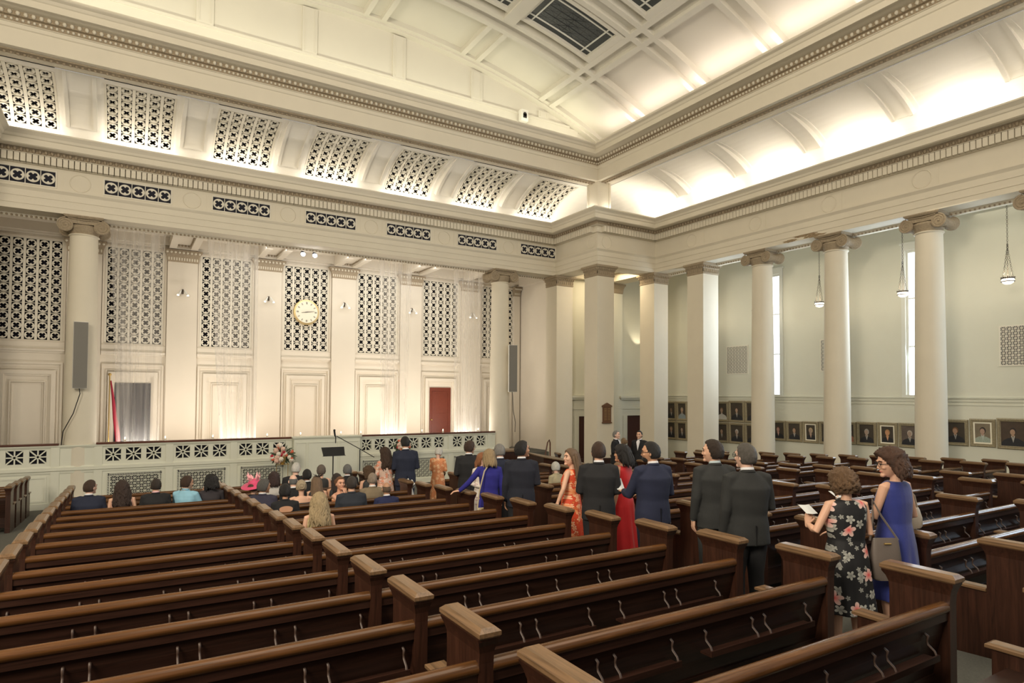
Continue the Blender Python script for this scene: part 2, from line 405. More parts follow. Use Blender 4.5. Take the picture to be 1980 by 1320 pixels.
# coves with ribs
def cove_pt(u, phi, side, off=0.0):
    a = 2.37 - off; b = 1.50 - off
    q = 2.37 * 0 + a * math.cos(phi); z = 6.78 + b * math.sin(phi)
    return (u, 19.78 + q, z) if side == 'F' else (16.25 + q, u, z)
NPH = 14
PH = [math.pi / 2 * k / NPH for k in range(NPH + 1)]
for side, (u0, u1), nm in (('F', (-6.6, 18.62), 'wall_cove_front'), ('R', (-4.0, 22.1), 'wall_cove_side')):
    mb = MB()
    us = [u0, u1]
    if side == 'F':
        # openings behind the seven lattices: cells of the cove left out
        us = [u0]
        for k in range(-1, 8): 
            c = CX + (k - 3) * BAY; us += [c - .87, c + .87]
        us = sorted([x for x in us if x < u1] + [u1])
    for i in range(len(us) - 1):
        a, b = us[i], us[i + 1]
        hole = side == 'F' and abs((b - a) - 1.74) < .01 and a < 14.5
        for j in range(NPH):
            if hole and 4 <= j < 13: continue
            mb.add([cove_pt(a, PH[j], side), cove_pt(b, PH[j], side), cove_pt(b, PH[j + 1], side), cove_pt(a, PH[j + 1], side)], [(0, 1, 2, 3)])
        if hole:   # dark space behind
            pass
    if side == 'F': mb.box(u0, u1, 22.14, 22.2, 6.9, 6.95)
    struct(mb.build(nm, 'cove', smooth=40))
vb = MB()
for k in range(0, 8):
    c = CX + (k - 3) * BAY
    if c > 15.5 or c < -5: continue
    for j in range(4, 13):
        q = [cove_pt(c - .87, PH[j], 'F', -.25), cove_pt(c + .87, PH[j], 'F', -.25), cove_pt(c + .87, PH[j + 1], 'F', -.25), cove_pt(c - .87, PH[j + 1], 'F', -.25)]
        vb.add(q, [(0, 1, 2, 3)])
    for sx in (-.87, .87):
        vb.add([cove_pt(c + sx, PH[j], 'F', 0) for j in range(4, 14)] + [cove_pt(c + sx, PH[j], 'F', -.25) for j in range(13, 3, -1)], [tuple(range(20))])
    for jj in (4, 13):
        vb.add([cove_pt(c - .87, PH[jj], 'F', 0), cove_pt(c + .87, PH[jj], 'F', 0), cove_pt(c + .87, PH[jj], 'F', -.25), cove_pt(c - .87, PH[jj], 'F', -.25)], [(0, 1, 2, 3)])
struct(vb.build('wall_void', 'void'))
def cove_rib(c, side, hw):
    mb = MB(); j0 = 3
    def strip(a0, a1, o_, jj0=j0):
        for j in range(jj0, NPH):
            o = o_ * (1 - (j / NPH) ** 4); q_ = o_ * (1 - ((j + 1) / NPH) ** 4)
            mb.add([cove_pt(a0, PH[j], side, o), cove_pt(a1, PH[j], side, o), cove_pt(a1, PH[j + 1], side, q_), cove_pt(a0, PH[j + 1], side, q_),
                    cove_pt(a0, PH[j], side, 0), cove_pt(a1, PH[j], side, 0), cove_pt(a1, PH[j + 1], side, 0), cove_pt(a0, PH[j + 1], side, 0)],
                   [(0, 1, 2, 3), (4, 5, 1, 0), (1, 5, 6, 2), (2, 6, 7, 3), (3, 7, 4, 0)])
    strip(c - hw, c + hw, .05); k0 = 5 if side == 'F' else 6; strip(c - hw + .19, c + hw - .19, .17, k0); strip(c - hw + .11, c - hw + .20, .25, k0); strip(c + hw - .20, c + hw - .11, .25, k0)
    for q0, q1, oo in ((c - hw + .11, c + hw - .11, .17), (c - hw + .11, c - hw + .20, .25), (c + hw - .20, c + hw - .11, .25)):
        mb.add([cove_pt(q0, PH[k0], side, 0), cove_pt(q1, PH[k0], side, 0), cove_pt(q1, PH[k0], side, oo), cove_pt(q0, PH[k0], side, oo)], [(0, 1, 2, 3)])
    return mb
for k in range(8):
    if PILX[k] > 15.4: continue
    o = cove_rib(PILX[k], 'F', .48).build('cove_rib', 'cove', smooth=30)
    tag(o, f'curved plaster rib of the front cove, {ORD[k]} from the left, between two lattice panels', 'rib', 'ribs of the front cove')
for k, y in enumerate([17.0, 14.34, 11.68, 9.02, 6.36, 3.7]):
    o = cove_rib(y, 'R', .40).build('cove_rib', 'cove', smooth=30)
    tag(o, f'curved plaster rib of the plain right-hand cove, {ORD[k]} from the far corner', 'rib', 'ribs of the right cove')

# barrel vault, end wall, coffer bands, skylights
ZC, RV = -12.52, 24.27
def vp(th, y, off=0.0):
    r = RV - off; return (CX + r * math.sin(th), y, ZC + r * math.cos(th))
TH1 = math.asin(10.1 / RV)
mb = MB(); nv = 48
ths = [-TH1 + 2 * TH1 * i / nv for i in range(nv + 1)]
for i in range(nv): mb.add([vp(ths[i], -4, -.12), vp(ths[i], 19.3, -.12), vp(ths[i + 1], 19.3, -.12), vp(ths[i + 1], -4, -.12)], [(0, 1, 2, 3)])
struct(mb.build('ceiling', 'vault', smooth=40))
mb = MB()
pts = [vp(t, 19.22, -.1) for t in ths]
mb.add([(-6.6, 19.22, 8.9), (16.4, 19.22, 8.9)] + list(reversed(pts)), [tuple(range(len(pts) + 2))])
mb.box(-6.6, 16.4, 19.08, 19.22, 9.2, 9.62); mb.box(-6.6, 16.4, 19.02, 19.22, 9.50, 9.58)
struct(mb.build('wall_end', 'vault'))
mb = MB()
ztop = lambda x: ZC + math.sqrt(RV ** 2 - (abs(x - CX) + .35) ** 2) - .12
for x in (-1.2, 1.68, 4.52, 7.36, 10.2, 13.0):       # flat strips between sunk panels
    zt_ = ztop(x)
    if zt_ > 10.3:
        mb.box(x - .22, x + .22, 19.15, 19.22, 10.18, zt_)
        for q in (-.16, .13): mb.box(x + q, x + q + .03, 19.135, 19.15, 10.24, zt_ - .05)
mb.box(-5.5, 14.2, 19.14, 19.22, 10.10, 10.18); mb.box(-5.5, 14.6, 19.17, 19.22, 9.8, 10.10)
struct(mb.build('trim_10', 'vault'))
def arc_band(mb, y0, y1, o0, o1, t0=-TH1, t1=TH1, n=40):
    rings = []
    for i in range(n + 1):
        t = t0 + (t1 - t0) * i / n
        rings.append([vp(t, y0, o0), vp(t, y1, o0), vp(t, y1, o1), vp(t, y0, o1)])
    mb.loft(rings)
def y_band(mb, t0, t1, y0, y1, o0, o1):
    tm = (t0 + t1) / 2
    rings = [[vp(t0, y, o0), vp(tm, y, o0), vp(t1, y, o0), vp(t1, y, o1), vp(tm, y, o1), vp(t0, y, o1)] for y in (y0, y1)]
    mb.loft(rings)
mb = MB()
arc_band(mb, 18.95, 19.22, -.12, .10); arc_band(mb, 18.80, 18.95, -.12, .04)     # arch against the end wall
for y in [16.58 - 2.72 * k for k in range(0, 8)]:
    arc_band(mb, y - .36, y - .18, -.12, .10); arc_band(mb, y + .14, y + .32, -.12, .10); arc_band(mb, y - .18, y + .14, -.12, -.04)
AX = lambda x: math.asin((x - CX) / RV)
for x in (12.93, -1.13):
    for a, b, o in ((-.32, -.14, .10), (.14, .32, .10), (-.14, .14, -.04)): y_band(mb, AX(x + a), AX(x + b), -4, 18.9, -.12, o)
for x in (9.75, 6.4, 3.05):
    for a, b, o in ((-.36, -.2, .08), (.2, .36, .08), (-.2, .2, -.05)): y_band(mb, AX(x + a), AX(x + b), 16.9, 18.8, -.12, o)
for x in (9.75, 7.2, 4.6, 2.0):
    y_band(mb, AX(x - .2), AX(x + .2), -4, 16.26, -.12, .16)
struct(mb.build('trim_11', 'vault', smooth=30, recalc=True))
SKY = [(10.05, 12.40), (7.50, 9.45)]
n_ = 0
for yb, yt in ((14.36, 15.84), (11.64, 13.12)):
    for x0, x1 in SKY:
        t0, t1 = AX(x0), AX(x1)
        lab = ['dark leaded ceiling skylight with star tracery, nearest the right front corner of the vault', 'dark leaded ceiling skylight at the top edge, left of the large skylight',
               'dark leaded skylight one bay nearer, cut by the top edge of the picture', 'dark leaded skylight one bay nearer and further left, by the vault crown'][n_]; n_ += 1
        root = thing('skylight', lab, 'skylight', vp((t0 + t1) / 2, (yb + yt) / 2), 0, 'leaded skylights of the vault')
        L = root.location.copy()
        def loc(mb): return mb.xf(lambda v: v - L)
        g = MB(); y_band(g, t0, t1, yb, yt, -.06, -.02); loc(g).build('pane', 'glassdark', root)
        fr = MB()
        tw = .02 / RV * 1.0
        for a, b in ((t0 - .22 / RV, t0), (t1, t1 + .22 / RV)): y_band(fr, a, b, yb - .12, yt + .12, -.1, .095)
        for a, b in ((yb - .12, yb), (yt, yt + .12)): arc_band(fr, a, b, -.1, .09, t0, t1, 6)
        loc(fr).build('frame', 'vault', root, smooth=30)
        mt = MB(); iy0, iy1 = yb + .22, yt - .22; it0, it1 = t0 + .25 / RV, t1 - .25 / RV
        for t in (it0, it1): y_band(mt, t - tw, t + tw, yb, yt, -.03, .01)
        for y in (iy0, iy1): arc_band(mt, y - .02, y + .02, -.03, .01, t0, t1, 6)
        loc(mt).build('muntins', 'frame_paint', root)
        ld = MB(); nx = 4; ny = 3
        cxs = [it0 + (it1 - it0) * i / nx for i in range(nx + 1)]; cys = [iy0 + (iy1 - iy0) * i / ny for i in range(ny + 1)]
        for t in cxs[1:-1]: ld.tube([vp(t, iy0, -.015), vp(t, iy1, -.015)], .008, 4)
        for y in cys[1:-1]: ld.tube([vp(it0, y, -.015), vp((it0 + it1) / 2, y, -.015), vp(it1, y, -.015)], .008, 4)
        for i in range(nx):
            for j in range(ny):
                c = ((cxs[i] + cxs[i + 1]) / 2, (cys[j] + cys[j + 1]) / 2)
                for k in range(8):
                    a = k * math.pi / 4; rx = (cxs[1] - cxs[0]) / 2 * (1 if k % 2 else .98); ry = (cys[1] - cys[0]) / 2
                    ld.tube([vp(c[0], c[1], -.015), vp(c[0] + rx * (round(math.cos(a)) if k % 2 else math.cos(a)), c[1] + ry * (round(math.sin(a)) if k % 2 else math.sin(a)), -.015)], .006, 3)
        loc(ld).build('leading', 'lead', root)
# little white alarm box on the end wall ledge
b = thing('alarm_box', 'small white alarm box with a dark arched window, under the vault', 'alarm box', (12.0, 19.05, 9.98))
mb = MB(); mb.box(-.14, .14, -.18, .02, -.2, .2); mb.build('case', 'white', b); mb = MB(); mb.lathe([(.07, -.02), (.07, .0)], 12, (0, -.18, .03), 'Y'); mb.box(-.07, .07, -.2, -.18, -.1, .03); mb.build('window', 'black', b)

# walls of the side arm and chancel
mb = MB(); mb.box(16.1, 21.2, 21.9, 22.1, -3.5, 5.4); mb.box(18.35, 19.1, 21.72, 21.9, -3.5, 4.98)
struct(mb.build('wall_side_front', 'wall_r'))
mb = MB(); rings = []
for o, z in ((0, 4.55), (.02, 4.6), (.03, 4.76), (.08, 4.88), (.11, 4.92), (.11, 4.98)): rings.append([(18.35 - o, 21.72 - o, z), (19.1 + o, 21.72 - o, z), (19.1 + o, 21.9, z), (18.35 - o, 21.9, z)])
mb.loft(rings); struct(mb.build('trim_18', 'carved_shade'))
WY = [10.12, 15.42, 4.8]
mb = MB(); ys = sorted([-4.0, 22.0] + [w - .40 for w in WY] + [w + .40 for w in WY])
for i in range(len(ys) - 1):
    a, b = ys[i], ys[i + 1]
    if abs(b - a - .8) < .01: mb.box(21.0, 21.2, a, b, -3.6, .06); mb.box(21.0, 21.2, a, b, 4.62, 6.4)
    else: mb.box(21.0, 21.2, a, b, -3.6, 6.4)
struct(mb.build('wall_right', 'wall_r'))
mb = MB(); sweep(mb, [(16.13, 21.9), (21.0, 21.9), (21.0, -4)], [(0, -.14), (.03, -.14), (.03, -.06), (.06, -.05), (.07, -.01), (0, 0)])
sweep(mb, [(16.13, 21.9), (21.0, 21.9), (21.0, -4)], [(0, -.24), (.02, -.24), (.02, -.21), (0, -.21)])
struct(mb.build('trim_12', 'wall_r'))
mb = MB(); mb.box(15.6, 15.8, 22.25, 25.0, -3.4, 5.4); struct(mb.build('wall_chancel_right', 'chancel'))
mb = MB(); mb.box(-6.6, -6.4, 18.0, 25.0, -3.4, 5.4); struct(mb.build('wall_chancel_left', 'chancel'))
mb = MB(); mb.box(-6.6, 15.8, 24.9, 25.1, -3.4, 1.6); mb.box(-6.6, 15.8, 24.9, 25.1, 4.86, 5.6)
GC = [CX + (k - 3) * BAY for k in range(-1, 7)]       # centres of the back wall lattices
xs = [-6.6]
for c in GC: xs += [c - .86, c + .86]
xs.append(15.8)
for i in range(0, len(xs) - 1, 2): 
    if xs[i + 1] > xs[i]: mb.box(xs[i], xs[i + 1], 24.9, 25.1, 1.6, 4.86)
struct(mb.build('wall_back', 'chancel'))
mb = MB(); mb.box(-6.6, 15.8, 25.12, 25.16, 1.4, 5.0)
for c in GC: mb.box(c - .86, c + .86, 25.08, 25.12, 1.6, 4.86)
struct(mb.build('wall_void_back', 'void'))
# ceilings of chancel and side arm
mb = MB(); mb.box(-6.6, 15.8, 22.3, 25.0, 5.35, 5.5); struct(mb.build('ceiling_chancel', 'chancel'))
mb = MB(); mb.box(15.3, 21.2, 18.9, 22.0, 5.35, 5.5); mb.box(19.0, 21.2, -4, 18.9, 6.35, 6.5); mb.box(19.0, 21.2, 18.8, 18.95, 5.3, 6.5); struct(mb.build('ceiling_side', 'wall_r'))
mb = MB()
for k in range(8):
    x = PILX[k]
    for a, b in ((-.44, -.22), (.22, .44)): mb.box(x + a, x + b, 22.3, 24.8, 4.96, 5.36)
    mb.box(x - .22, x + .22, 22.3, 22.55, 4.96, 5.36); mb.box(x - .22, x + .22, 24.55, 24.8, 4.96, 5.36); mb.box(x - .22, x + .22, 22.5, 24.6, 5.1, 5.36)
mb.box(-6.4, 15.6, 24.66, 24.9, 5.05, 5.36); mb.box(-6.4, 15.6, 24.78, 24.9, 4.98, 5.06)
struct(mb.build('trim_13', 'chancel'))
mb = MB()
for k in range(8):
    x = PILX[k]
    for j in range(4): mb.ball((x - .15 + j * .1, 24.53, 5.06), .035, 6, 4)
    for j in range(16): mb.ball((x + .2, 22.62 + j * .12, 5.06), .03, 5, 3)
struct(mb.build('trim_14', 'carved_shade', smooth=60))
mb = MB()
mb.box(16.1, 19.0, 19.60, 19.64, 4.995, 5.36); mb.box(18.3, 19.1, 18.84, 22.0, 4.995, 5.36); mb.box(15.32, 16.1, 19.65, 22.4, 4.995, 5.36); mb.box(16.1, 18.3, 21.6, 21.9, 4.995, 5.36)

struct(mb.build('trim_15', 'plaster'))
# the rest of the room behind the camera and to the left, unseen, closes the shell
mb = MB(); mb.box(-9.2, -9.0, -5.0, 22.2, -3.6, 9.6); struct(mb.build('wall_left', 'wall_r'))
mb = MB(); mb.box(-6.6, -3.5, 21.6, 22.3, -3.4, 9.0); mb.box(-9.0, -6.6, 18.83, 19.0, -3.4, 9.6); struct(mb.build('wall_left_front', 'plaster'))

# windows in the side wall
for k, y in enumerate(WY):
    root = tag(thing(f'window_{k + 1}', None, None, (21.0, y, 2.3)), kind='structure')
    g = MB(); g.box(.10, .12, -.40, .40, -2.24, 2.32); g.build('pane', 'window', root)
    fr = MB()
    for a, b in ((-.52, -.40), (.40, .52)): fr.box(-.05, -.005, a, b, -2.24, 2.32)
    fr.box(-.05, -.005, -.52, .52, 2.32, 2.5); fr.box(-.07, -.005, -.56, .56, 2.5, 2.56); fr.box(-.06, -.005, -.52, .52, -2.32, -2.24)
    for a, b in ((-.40, -.34), (.34, .40)): fr.box(.03, .12, a, b, -2.24, 2.24)
    fr.box(.03, .12, -.4, .4, 2.24, 2.32)
    fr.build('window_frame', 'frame_paint', root)
    mt = MB()
    for z in (-.72, .80): mt.box(.06, .11, -.34, .34, z - .02, z + .02)
    mt.build('glazing_bar', 'frame_paint', root)
# doors of the side arm, with heavy surrounds
for k, x in enumerate((17.2, 19.95)):
    root = tag(thing(f'door_{k + 1}', None, None, (x, 21.9, fl(21.9))), kind='structure')
    H = -.93 - fl(21.9)
    p = MB(); p.box(-.5, .5, -.03, .02, 0, H); p.build('door_leaf', 'door_dark', root)
    p = MB()
    for a, b in ((-.85, -.5), (.5, .85)): p.box(a, b, -.12, 0, 0, H); p.box(a + .08, b - .08, -.15, -.12, 0, H)
    p.box(-.85, .85, -.12, 0, H, H + .30); p.box(-.92, .92, -.16, 0, H + .30, H + .42); p.box(-.88, .88, -.11, 0, H + .42, H + .72)
    p.box(-.98, .98, -.24, 0, H + .72, H + .80); p.box(-1.04, 1.04, -.3, 0, H + .80, H + .88)
    p.build('door_surround', 'wall_r', root)

# ------------------------------------------------------------------ lattices
def lattice(ncol, nrow, w, h, T, thick=.05, R_=None, seg=20, sub=1, border=.03):
    """pierced lattice of quatrefoil rings; T(u, v, d) maps the sheet to space"""
    mb = MB(); cw, ch = w / ncol, h / nrow; r = R_ or .44 * min(cw, ch)
    def bar(u0, u1, v0, v1, d0=0.0, nv=1):
        rings = []
        for i in range(nv + 1):
            v = v0 + (v1 - v0) * i / nv
            rings.append([T(u0, v, d0), T(u1, v, d0), T(u1, v, -thick), T(u0, v, -thick)])
        mb.loft(rings)
    wb = cw / 2 - r * 1.02
    for i in range(ncol + 1):
        u = -w / 2 + i * cw; bar(max(-w / 2, u - wb), min(w / 2, u + wb), -h / 2, h / 2, 0.0, max(1, nrow * sub))
    hb = max(.009, (ch / 2 - r) * .55)
    for j in range(nrow + 1):
        v = -h / 2 + j * ch; bar(-w / 2, w / 2, max(-h / 2, v - hb), min(h / 2, v + hb), -.012)
    bar(-w / 2 - border, w / 2 + border, -h / 2 - border, -h / 2, .01); bar(-w / 2 - border, w / 2 + border, h / 2, h / 2 + border, .01)
    bar(-w / 2 - border, -w / 2, -h / 2, h / 2, .01, nrow * sub); bar(w / 2, w / 2 + border, -h / 2, h / 2, .01, nrow * sub)
    q = [r * .76 * (0.50 + 0.50 * abs(math.sin(2 * (2 * math.pi * k / seg))) ** .55) for k in range(seg)]
    for i in range(ncol):
        for j in range(nrow):
            cu, cv = -w / 2 + (i + .5) * cw, -h / 2 + (j + .5) * ch
            vs = []
            for k in range(seg):
                a = 2 * math.pi * k / seg; c, s = math.cos(a), math.sin(a)
                vs += [T(cu + q[k] * c, cv + q[k] * s, .004), T(cu + r * .88 * c, cv + r * .88 * s, .012), T(cu + r * c, cv + r * s, .002),
                       T(cu + q[k] * c, cv + q[k] * s, -thick), T(cu + r * c, cv + r * s, -thick)]
            fs = []
            for k in range(seg):
                a, b = k * 5, ((k + 1) % seg) * 5
                fs += [(a, a + 1, b + 1, b), (a + 1, a + 2, b + 2, b + 1), (a + 2, a + 4, b + 4, b + 2), (a, b, b + 3, a + 3)]
            mb.add(vs, fs)
    return mb
# back wall lattices
Tb = lambda u, v, d: (u, -d, v)
me = lattice(5, 11, 1.66, 3.20, Tb).mesh('lattice_panel'); me.materials.append(M['lattice'])
names = ['left of the left column', 'right of the left column', 'third from the left', 'behind the gold clock', 'right of the clock', 'above the red-brown door', 'behind the right column']
for k in range(7):
    o = bpy.data.objects.new('lattice_panel', me); C.objects.link(o); o.location = (GC[k + 1], 24.90, 3.23)
    tag(o, f'tall pierced quatrefoil lattice on the back wall, {names[k]}', 'lattice panel', 'tall lattices of the back wall')
# frieze lattices
me = lattice(5, 1, 1.70, .42, Tb, .06, R_=.158).mesh('frieze_lattice'); me.materials.append(M['lattice'])
for k in range(7):
    o = bpy.data.objects.new('frieze_lattice', me); C.objects.link(o); o.location = (GC[k + 1], 21.585, 5.90)
    tag(o, f'narrow row of five pierced rings in the frieze, {ORD[k]} from the left', 'frieze lattice', 'frieze lattices')
mb = MB()
for k in range(7): mb.box(GC[k + 1] - .84, GC[k + 1] + .84, 21.588, 21.598, 5.70, 6.10)
struct(mb.build('wall_void_frieze', 'void'))  # near-black sheets on the frieze stand in for darkness behind the rings
# cove lattices follow the curve
LEN = 1.95
for k in range(7):
    c = GC[k + 1]
    def Tc(u, v, d, c=c):
        ph = (v + LEN * .5) / LEN * (PH[13] - PH[4]) + PH[4]
        return Vector(cove_pt(c + u, ph, 'F', d + .0)) - Vector((c, 21.6, 7.5))
    o = lattice(5, 7, 1.72, LEN, Tc, .05, R_=.128, sub=2, seg=16, border=.02).build('cove_lattice', 'lattice', loc=(c, 21.6, 7.5))
    tag(o, f'curved pierced lattice in the glowing front cove, {ORD[k]} from the left', 'cove lattice', 'curved lattices of the front cove')
# star lattices in the side wall
def star_bars(mb, cu, cv, hw, hh, T, rb=.012, spokes=8):
    for k in range(spokes // 2):
        a = math.pi * k / (spokes // 2)
        c, s = math.cos(a), math.sin(a); m = max(abs(c), abs(s)); du, dv = hw * c / m, hh * s / m
        L = math.hypot(du, dv); nx, ny = -dv / L * rb, du / L * rb
        q = [(-du - nx, -dv - ny), (du - nx, dv - ny), (du + nx, dv + ny), (-du + nx, -dv + ny)]
        mb.add([T(cu + x, cv + y, .0) for x, y in q] + [T(cu + x, cv + y, -.03) for x, y in q], [(0, 1, 2, 3), (7, 6, 5, 4), (0, 4, 5, 1), (1, 5, 6, 2), (2, 6, 7, 3), (3, 7, 4, 0)])
def star_lattice(nc, nr, w, h, T, rb=.010, edge=.03):
    mb = MB(); cw, ch = w / nc, h / nr
    for i in range(nc):
        for j in range(nr): star_bars(mb, -w / 2 + (i + .5) * cw, -h / 2 + (j + .5) * ch, cw / 2, ch / 2, T, rb * .8)
    def bar(u0, u1, v0, v1):
        mb.loft([[T(u0, v, .006), T(u1, v, .006), T(u1, v, -.03), T(u0, v, -.03)] for v in (v0, v1)])
    for i in range(nc + 1): u = -w / 2 + i * cw; bar(u - rb, u + rb, -h / 2, h / 2)
    for j in range(nr + 1): v = -h / 2 + j * ch; bar(-w / 2, w / 2, v - rb, v + rb)
    for a, b, c, d in ((-w / 2 - edge, w / 2 + edge, -h / 2 - edge, -h / 2), (-w / 2 - edge, w / 2 + edge, h / 2, h / 2 + edge), (-w / 2 - edge, -w / 2, -h / 2, h / 2), (w / 2, w / 2 + edge, -h / 2, h / 2)): bar(a, b, c, d)
    return mb
Tr = lambda u, v, d: (-d, u, v)
mr = star_lattice(7, 8, 1.0, 1.08, Tr, .008).mesh('vent_grille'); mr.materials.append(M['lattice'])
vb_ = MB(); vb_.box(.012, .02, -.5, .5, -.54, .54); mv = vb_.mesh('vent_backing'); mv.materials.append(M['void'])
for y, lab in ((16.98, 'square star-pattern vent grille high on the side wall, left of the first round column'), (12.88, 'square star-pattern vent grille mostly hidden behind a round column, only its left edge showing'),
               (7.5, 'square star-pattern vent grille at the right edge of the picture, above the portraits')):
    r_ = thing('vent_grille', lab, 'vent grille', (20.975, y, 1.44), 0, 'side wall vent grilles')
    for nm, m_ in (('grille', mr), ('backing', mv)):
        o = bpy.data.objects.new(nm, m_); C.objects.link(o); o.parent = r_
b = MB(); b.box(-.05, .02, -.13, .13, -.10, .10); tag(b.build('wall_box', 'door_dark', loc=(20.95, 7.05, .44)), 'small dark box on the side wall below the right-hand vent grille', 'wall box')

# ------------------------------------------------------------------ chancel back wall: pilasters, sills, false doors
def pilaster(x):
    t = thing('pilaster', f'flat plaster pilaster of the back wall', 'pilaster', (x, 24.9, -2.4), 0, 'back wall pilasters')
    mb = MB(); mb.box(-.47, .47, -.14, 0, 0, 6.95); mb.build('shaft', 'chancel', t)
    mb = MB(); rings = []
    for o, z in ((0, 6.92), (.02, 6.96), (.03, 7.05), (.05, 7.15), (.09, 7.24), (.13, 7.28), (.13, 7.34)):
        rings.append([(-.47 - o, -.14 - o, z), (.47 + o, -.14 - o, z), (.47 + o, 0, z), (-.47 - o, 0, z)])
    mb.loft(rings); c = mb.build('capital', 'carved_shade', t)
    mb = MB()
    for k in range(9): mb.ball((-.5 + k * .125, -.27, 7.24), .042, 6, 4)
    for k in range(12): mb.box(-.46 + k * .08, -.42 + k * .08, -.175, -.14, 6.98, 7.13)
    mb.build('beading', 'plaster', c, smooth=60)
    return t
pl0 = pilaster(PILX[0]); pl0['label'] = 'flat plaster pilaster at the far left end of the back wall'
PN = ['behind the left round column', 'left of the second curtain, second visible from the left', 'left of the gold clock', 'right of the gold clock', 'left of the red-brown door', 'just left of the right round column', 'in the far corner right of the right column']
for k in range(1, 8): c7 = copy_tree(pl0, loc=(PILX[k] if k < 7 else 15.38, 24.9, -2.4), label='flat plaster pilaster ' + PN[k - 1])
mb = MB()
for c in GC:
    sweep(mb, [(c - .93, 24.9), (c + .93, 24.9)], [(0, 1.22), (.04, 1.22), (.05, 1.26), (.10, 1.28), (.12, 1.34), (.06, 1.38), (.06, 1.56), (.03, 1.62), (0, 1.62)])
    sweep(mb, [(c - .88, 24.9), (c + .88, 24.9)], [(0, 4.83), (.04, 4.84), (.04, 4.9), (0, 4.92)])
    for s_ in (-1, 1): mb.box(c + s_ * .90 - .03, c + s_ * .90 + .03, 24.84, 24.9, 1.6, 4.86)
struct(mb.build('trim_16', 'chancel'))
def false_door(c, kind, lab):
    t = thing('panelled_doorcase', lab, 'doorcase', (c, 24.9, -2.4), 0, 'panelled doorcases of the back wall')
    mb = MB()
    def frame(hw, top, wd, d0, d1):
        mb.box(-hw, -hw + wd, -d1, -d0, 0, top); mb.box(hw - wd, hw, -d1, -d0, 0, top); mb.box(-hw + wd, hw - wd, -d1, -d0, top - wd, top)
    frame(.90, 3.32, .06, 0, .06); frame(.80, 3.14, .04, 0, .03); frame(.72, 3.06, .12, 0, .09); frame(.60, 2.94, .05, 0, .05)
    mb.build('surround', 'chancel', t)
    p = MB()
    if kind == 'panel':
        frame2 = MB(); 
        for hw, top, wd, d1 in ((.46, 2.72, .03, .05), (.40, 2.66, .02, .03)):
            frame2.box(-hw, -hw + wd, -d1, 0, 0, top); frame2.box(hw - wd, hw, -d1, 0, 0, top); frame2.box(-hw + wd, hw - wd, -d1, 0, top - wd, top)
        frame2.build('inner_panel', 'chancel', t)
    elif kind == 'red':
        p.box(-.49, .49, -.05, 0, 0, 2.67); l = p.build('door_leaf', 'door_red', t)
        q = MB()
        for a, b in ((-.40, -.34), (.34, .40)): q.box(a, b, -.065, -.05, .1, 2.5)
        q.box(-.34, .34, -.065, -.05, 2.44, 2.5); q.box(-.34, .34, -.065, -.05, 1.5, 1.56); q.build('moulding', 'door_red', l)
        q = MB(); q.ball((-.42, -.09, 1.3), .035, 8, 6); q.build('knob', 'brass', l, smooth=80)
    else:
        p.box(-.52, .52, -.03, .0, 0, 2.70); p.build('opening', 'void', t)  # near-black slab painted as the dark of an open doorway
    return t
DK = ['panel', 'panel', 'open', 'panel', 'panel', 'panel', 'red', 'panel']
DL = [None, 'plaster doorcase with an empty panel left of the left column', 'plaster doorcase with a dark opening behind the left sheer curtain', 'plaster doorcase behind the second sheer curtain', 'plaster doorcase with an empty panel directly below the gold clock',
      'brightly lit plaster doorcase behind the third sheer curtain', 'plaster doorcase with a red-brown wooden door', 'plaster doorcase partly hidden by the right round column']
for k in range(1, 8): false_door(GC[k], DK[k], DL[k])
c7.scale = (.33, 1, 1)
# curved wall lights on the pilasters
def sconce(x, z):
    t = thing('wall_spotlight', '', 'wall light', (x, 24.76, z), 0, 'twin spotlights on the back pilasters')
    mb = MB(); mb.box(-.03, .03, -.04, 0, -.08, .08); mb.tube([(0, -.02, .05), (0, -.1, .07), (0, -.14, .0)], .012, 6); mb.build('bracket', 'iron', t)
    for s_ in (-1, 1):
        mb = MB(); mb.tube([(s_ * .05, -.13, .04), (s_ * .10, -.16, -.06), (s_ * .15, -.19, -.14)], [.02, .035, .05], 8); h = mb.build('lamp_head', 'white', t, smooth=50)
        mb = MB(); mb.ball((s_ * .15, -.195, -.15), (.042, .042, .02), 8, 5); mb.build('bulb', 'glow', h, smooth=80)
    return t
sc0 = sconce(PILX[2], 3.5); sc0['label'] = 'twin spotlight on the pilaster between the first and second curtain'
for k, l in ((3, 'left of the gold clock'), (4, 'right of the gold clock'), (5, 'left of the lattice over the red-brown door'), (6, 'just left of the right column')):
    copy_tree(sc0, loc=(PILX[k], 24.76, 3.5), label='twin spotlight on the pilaster ' + l)
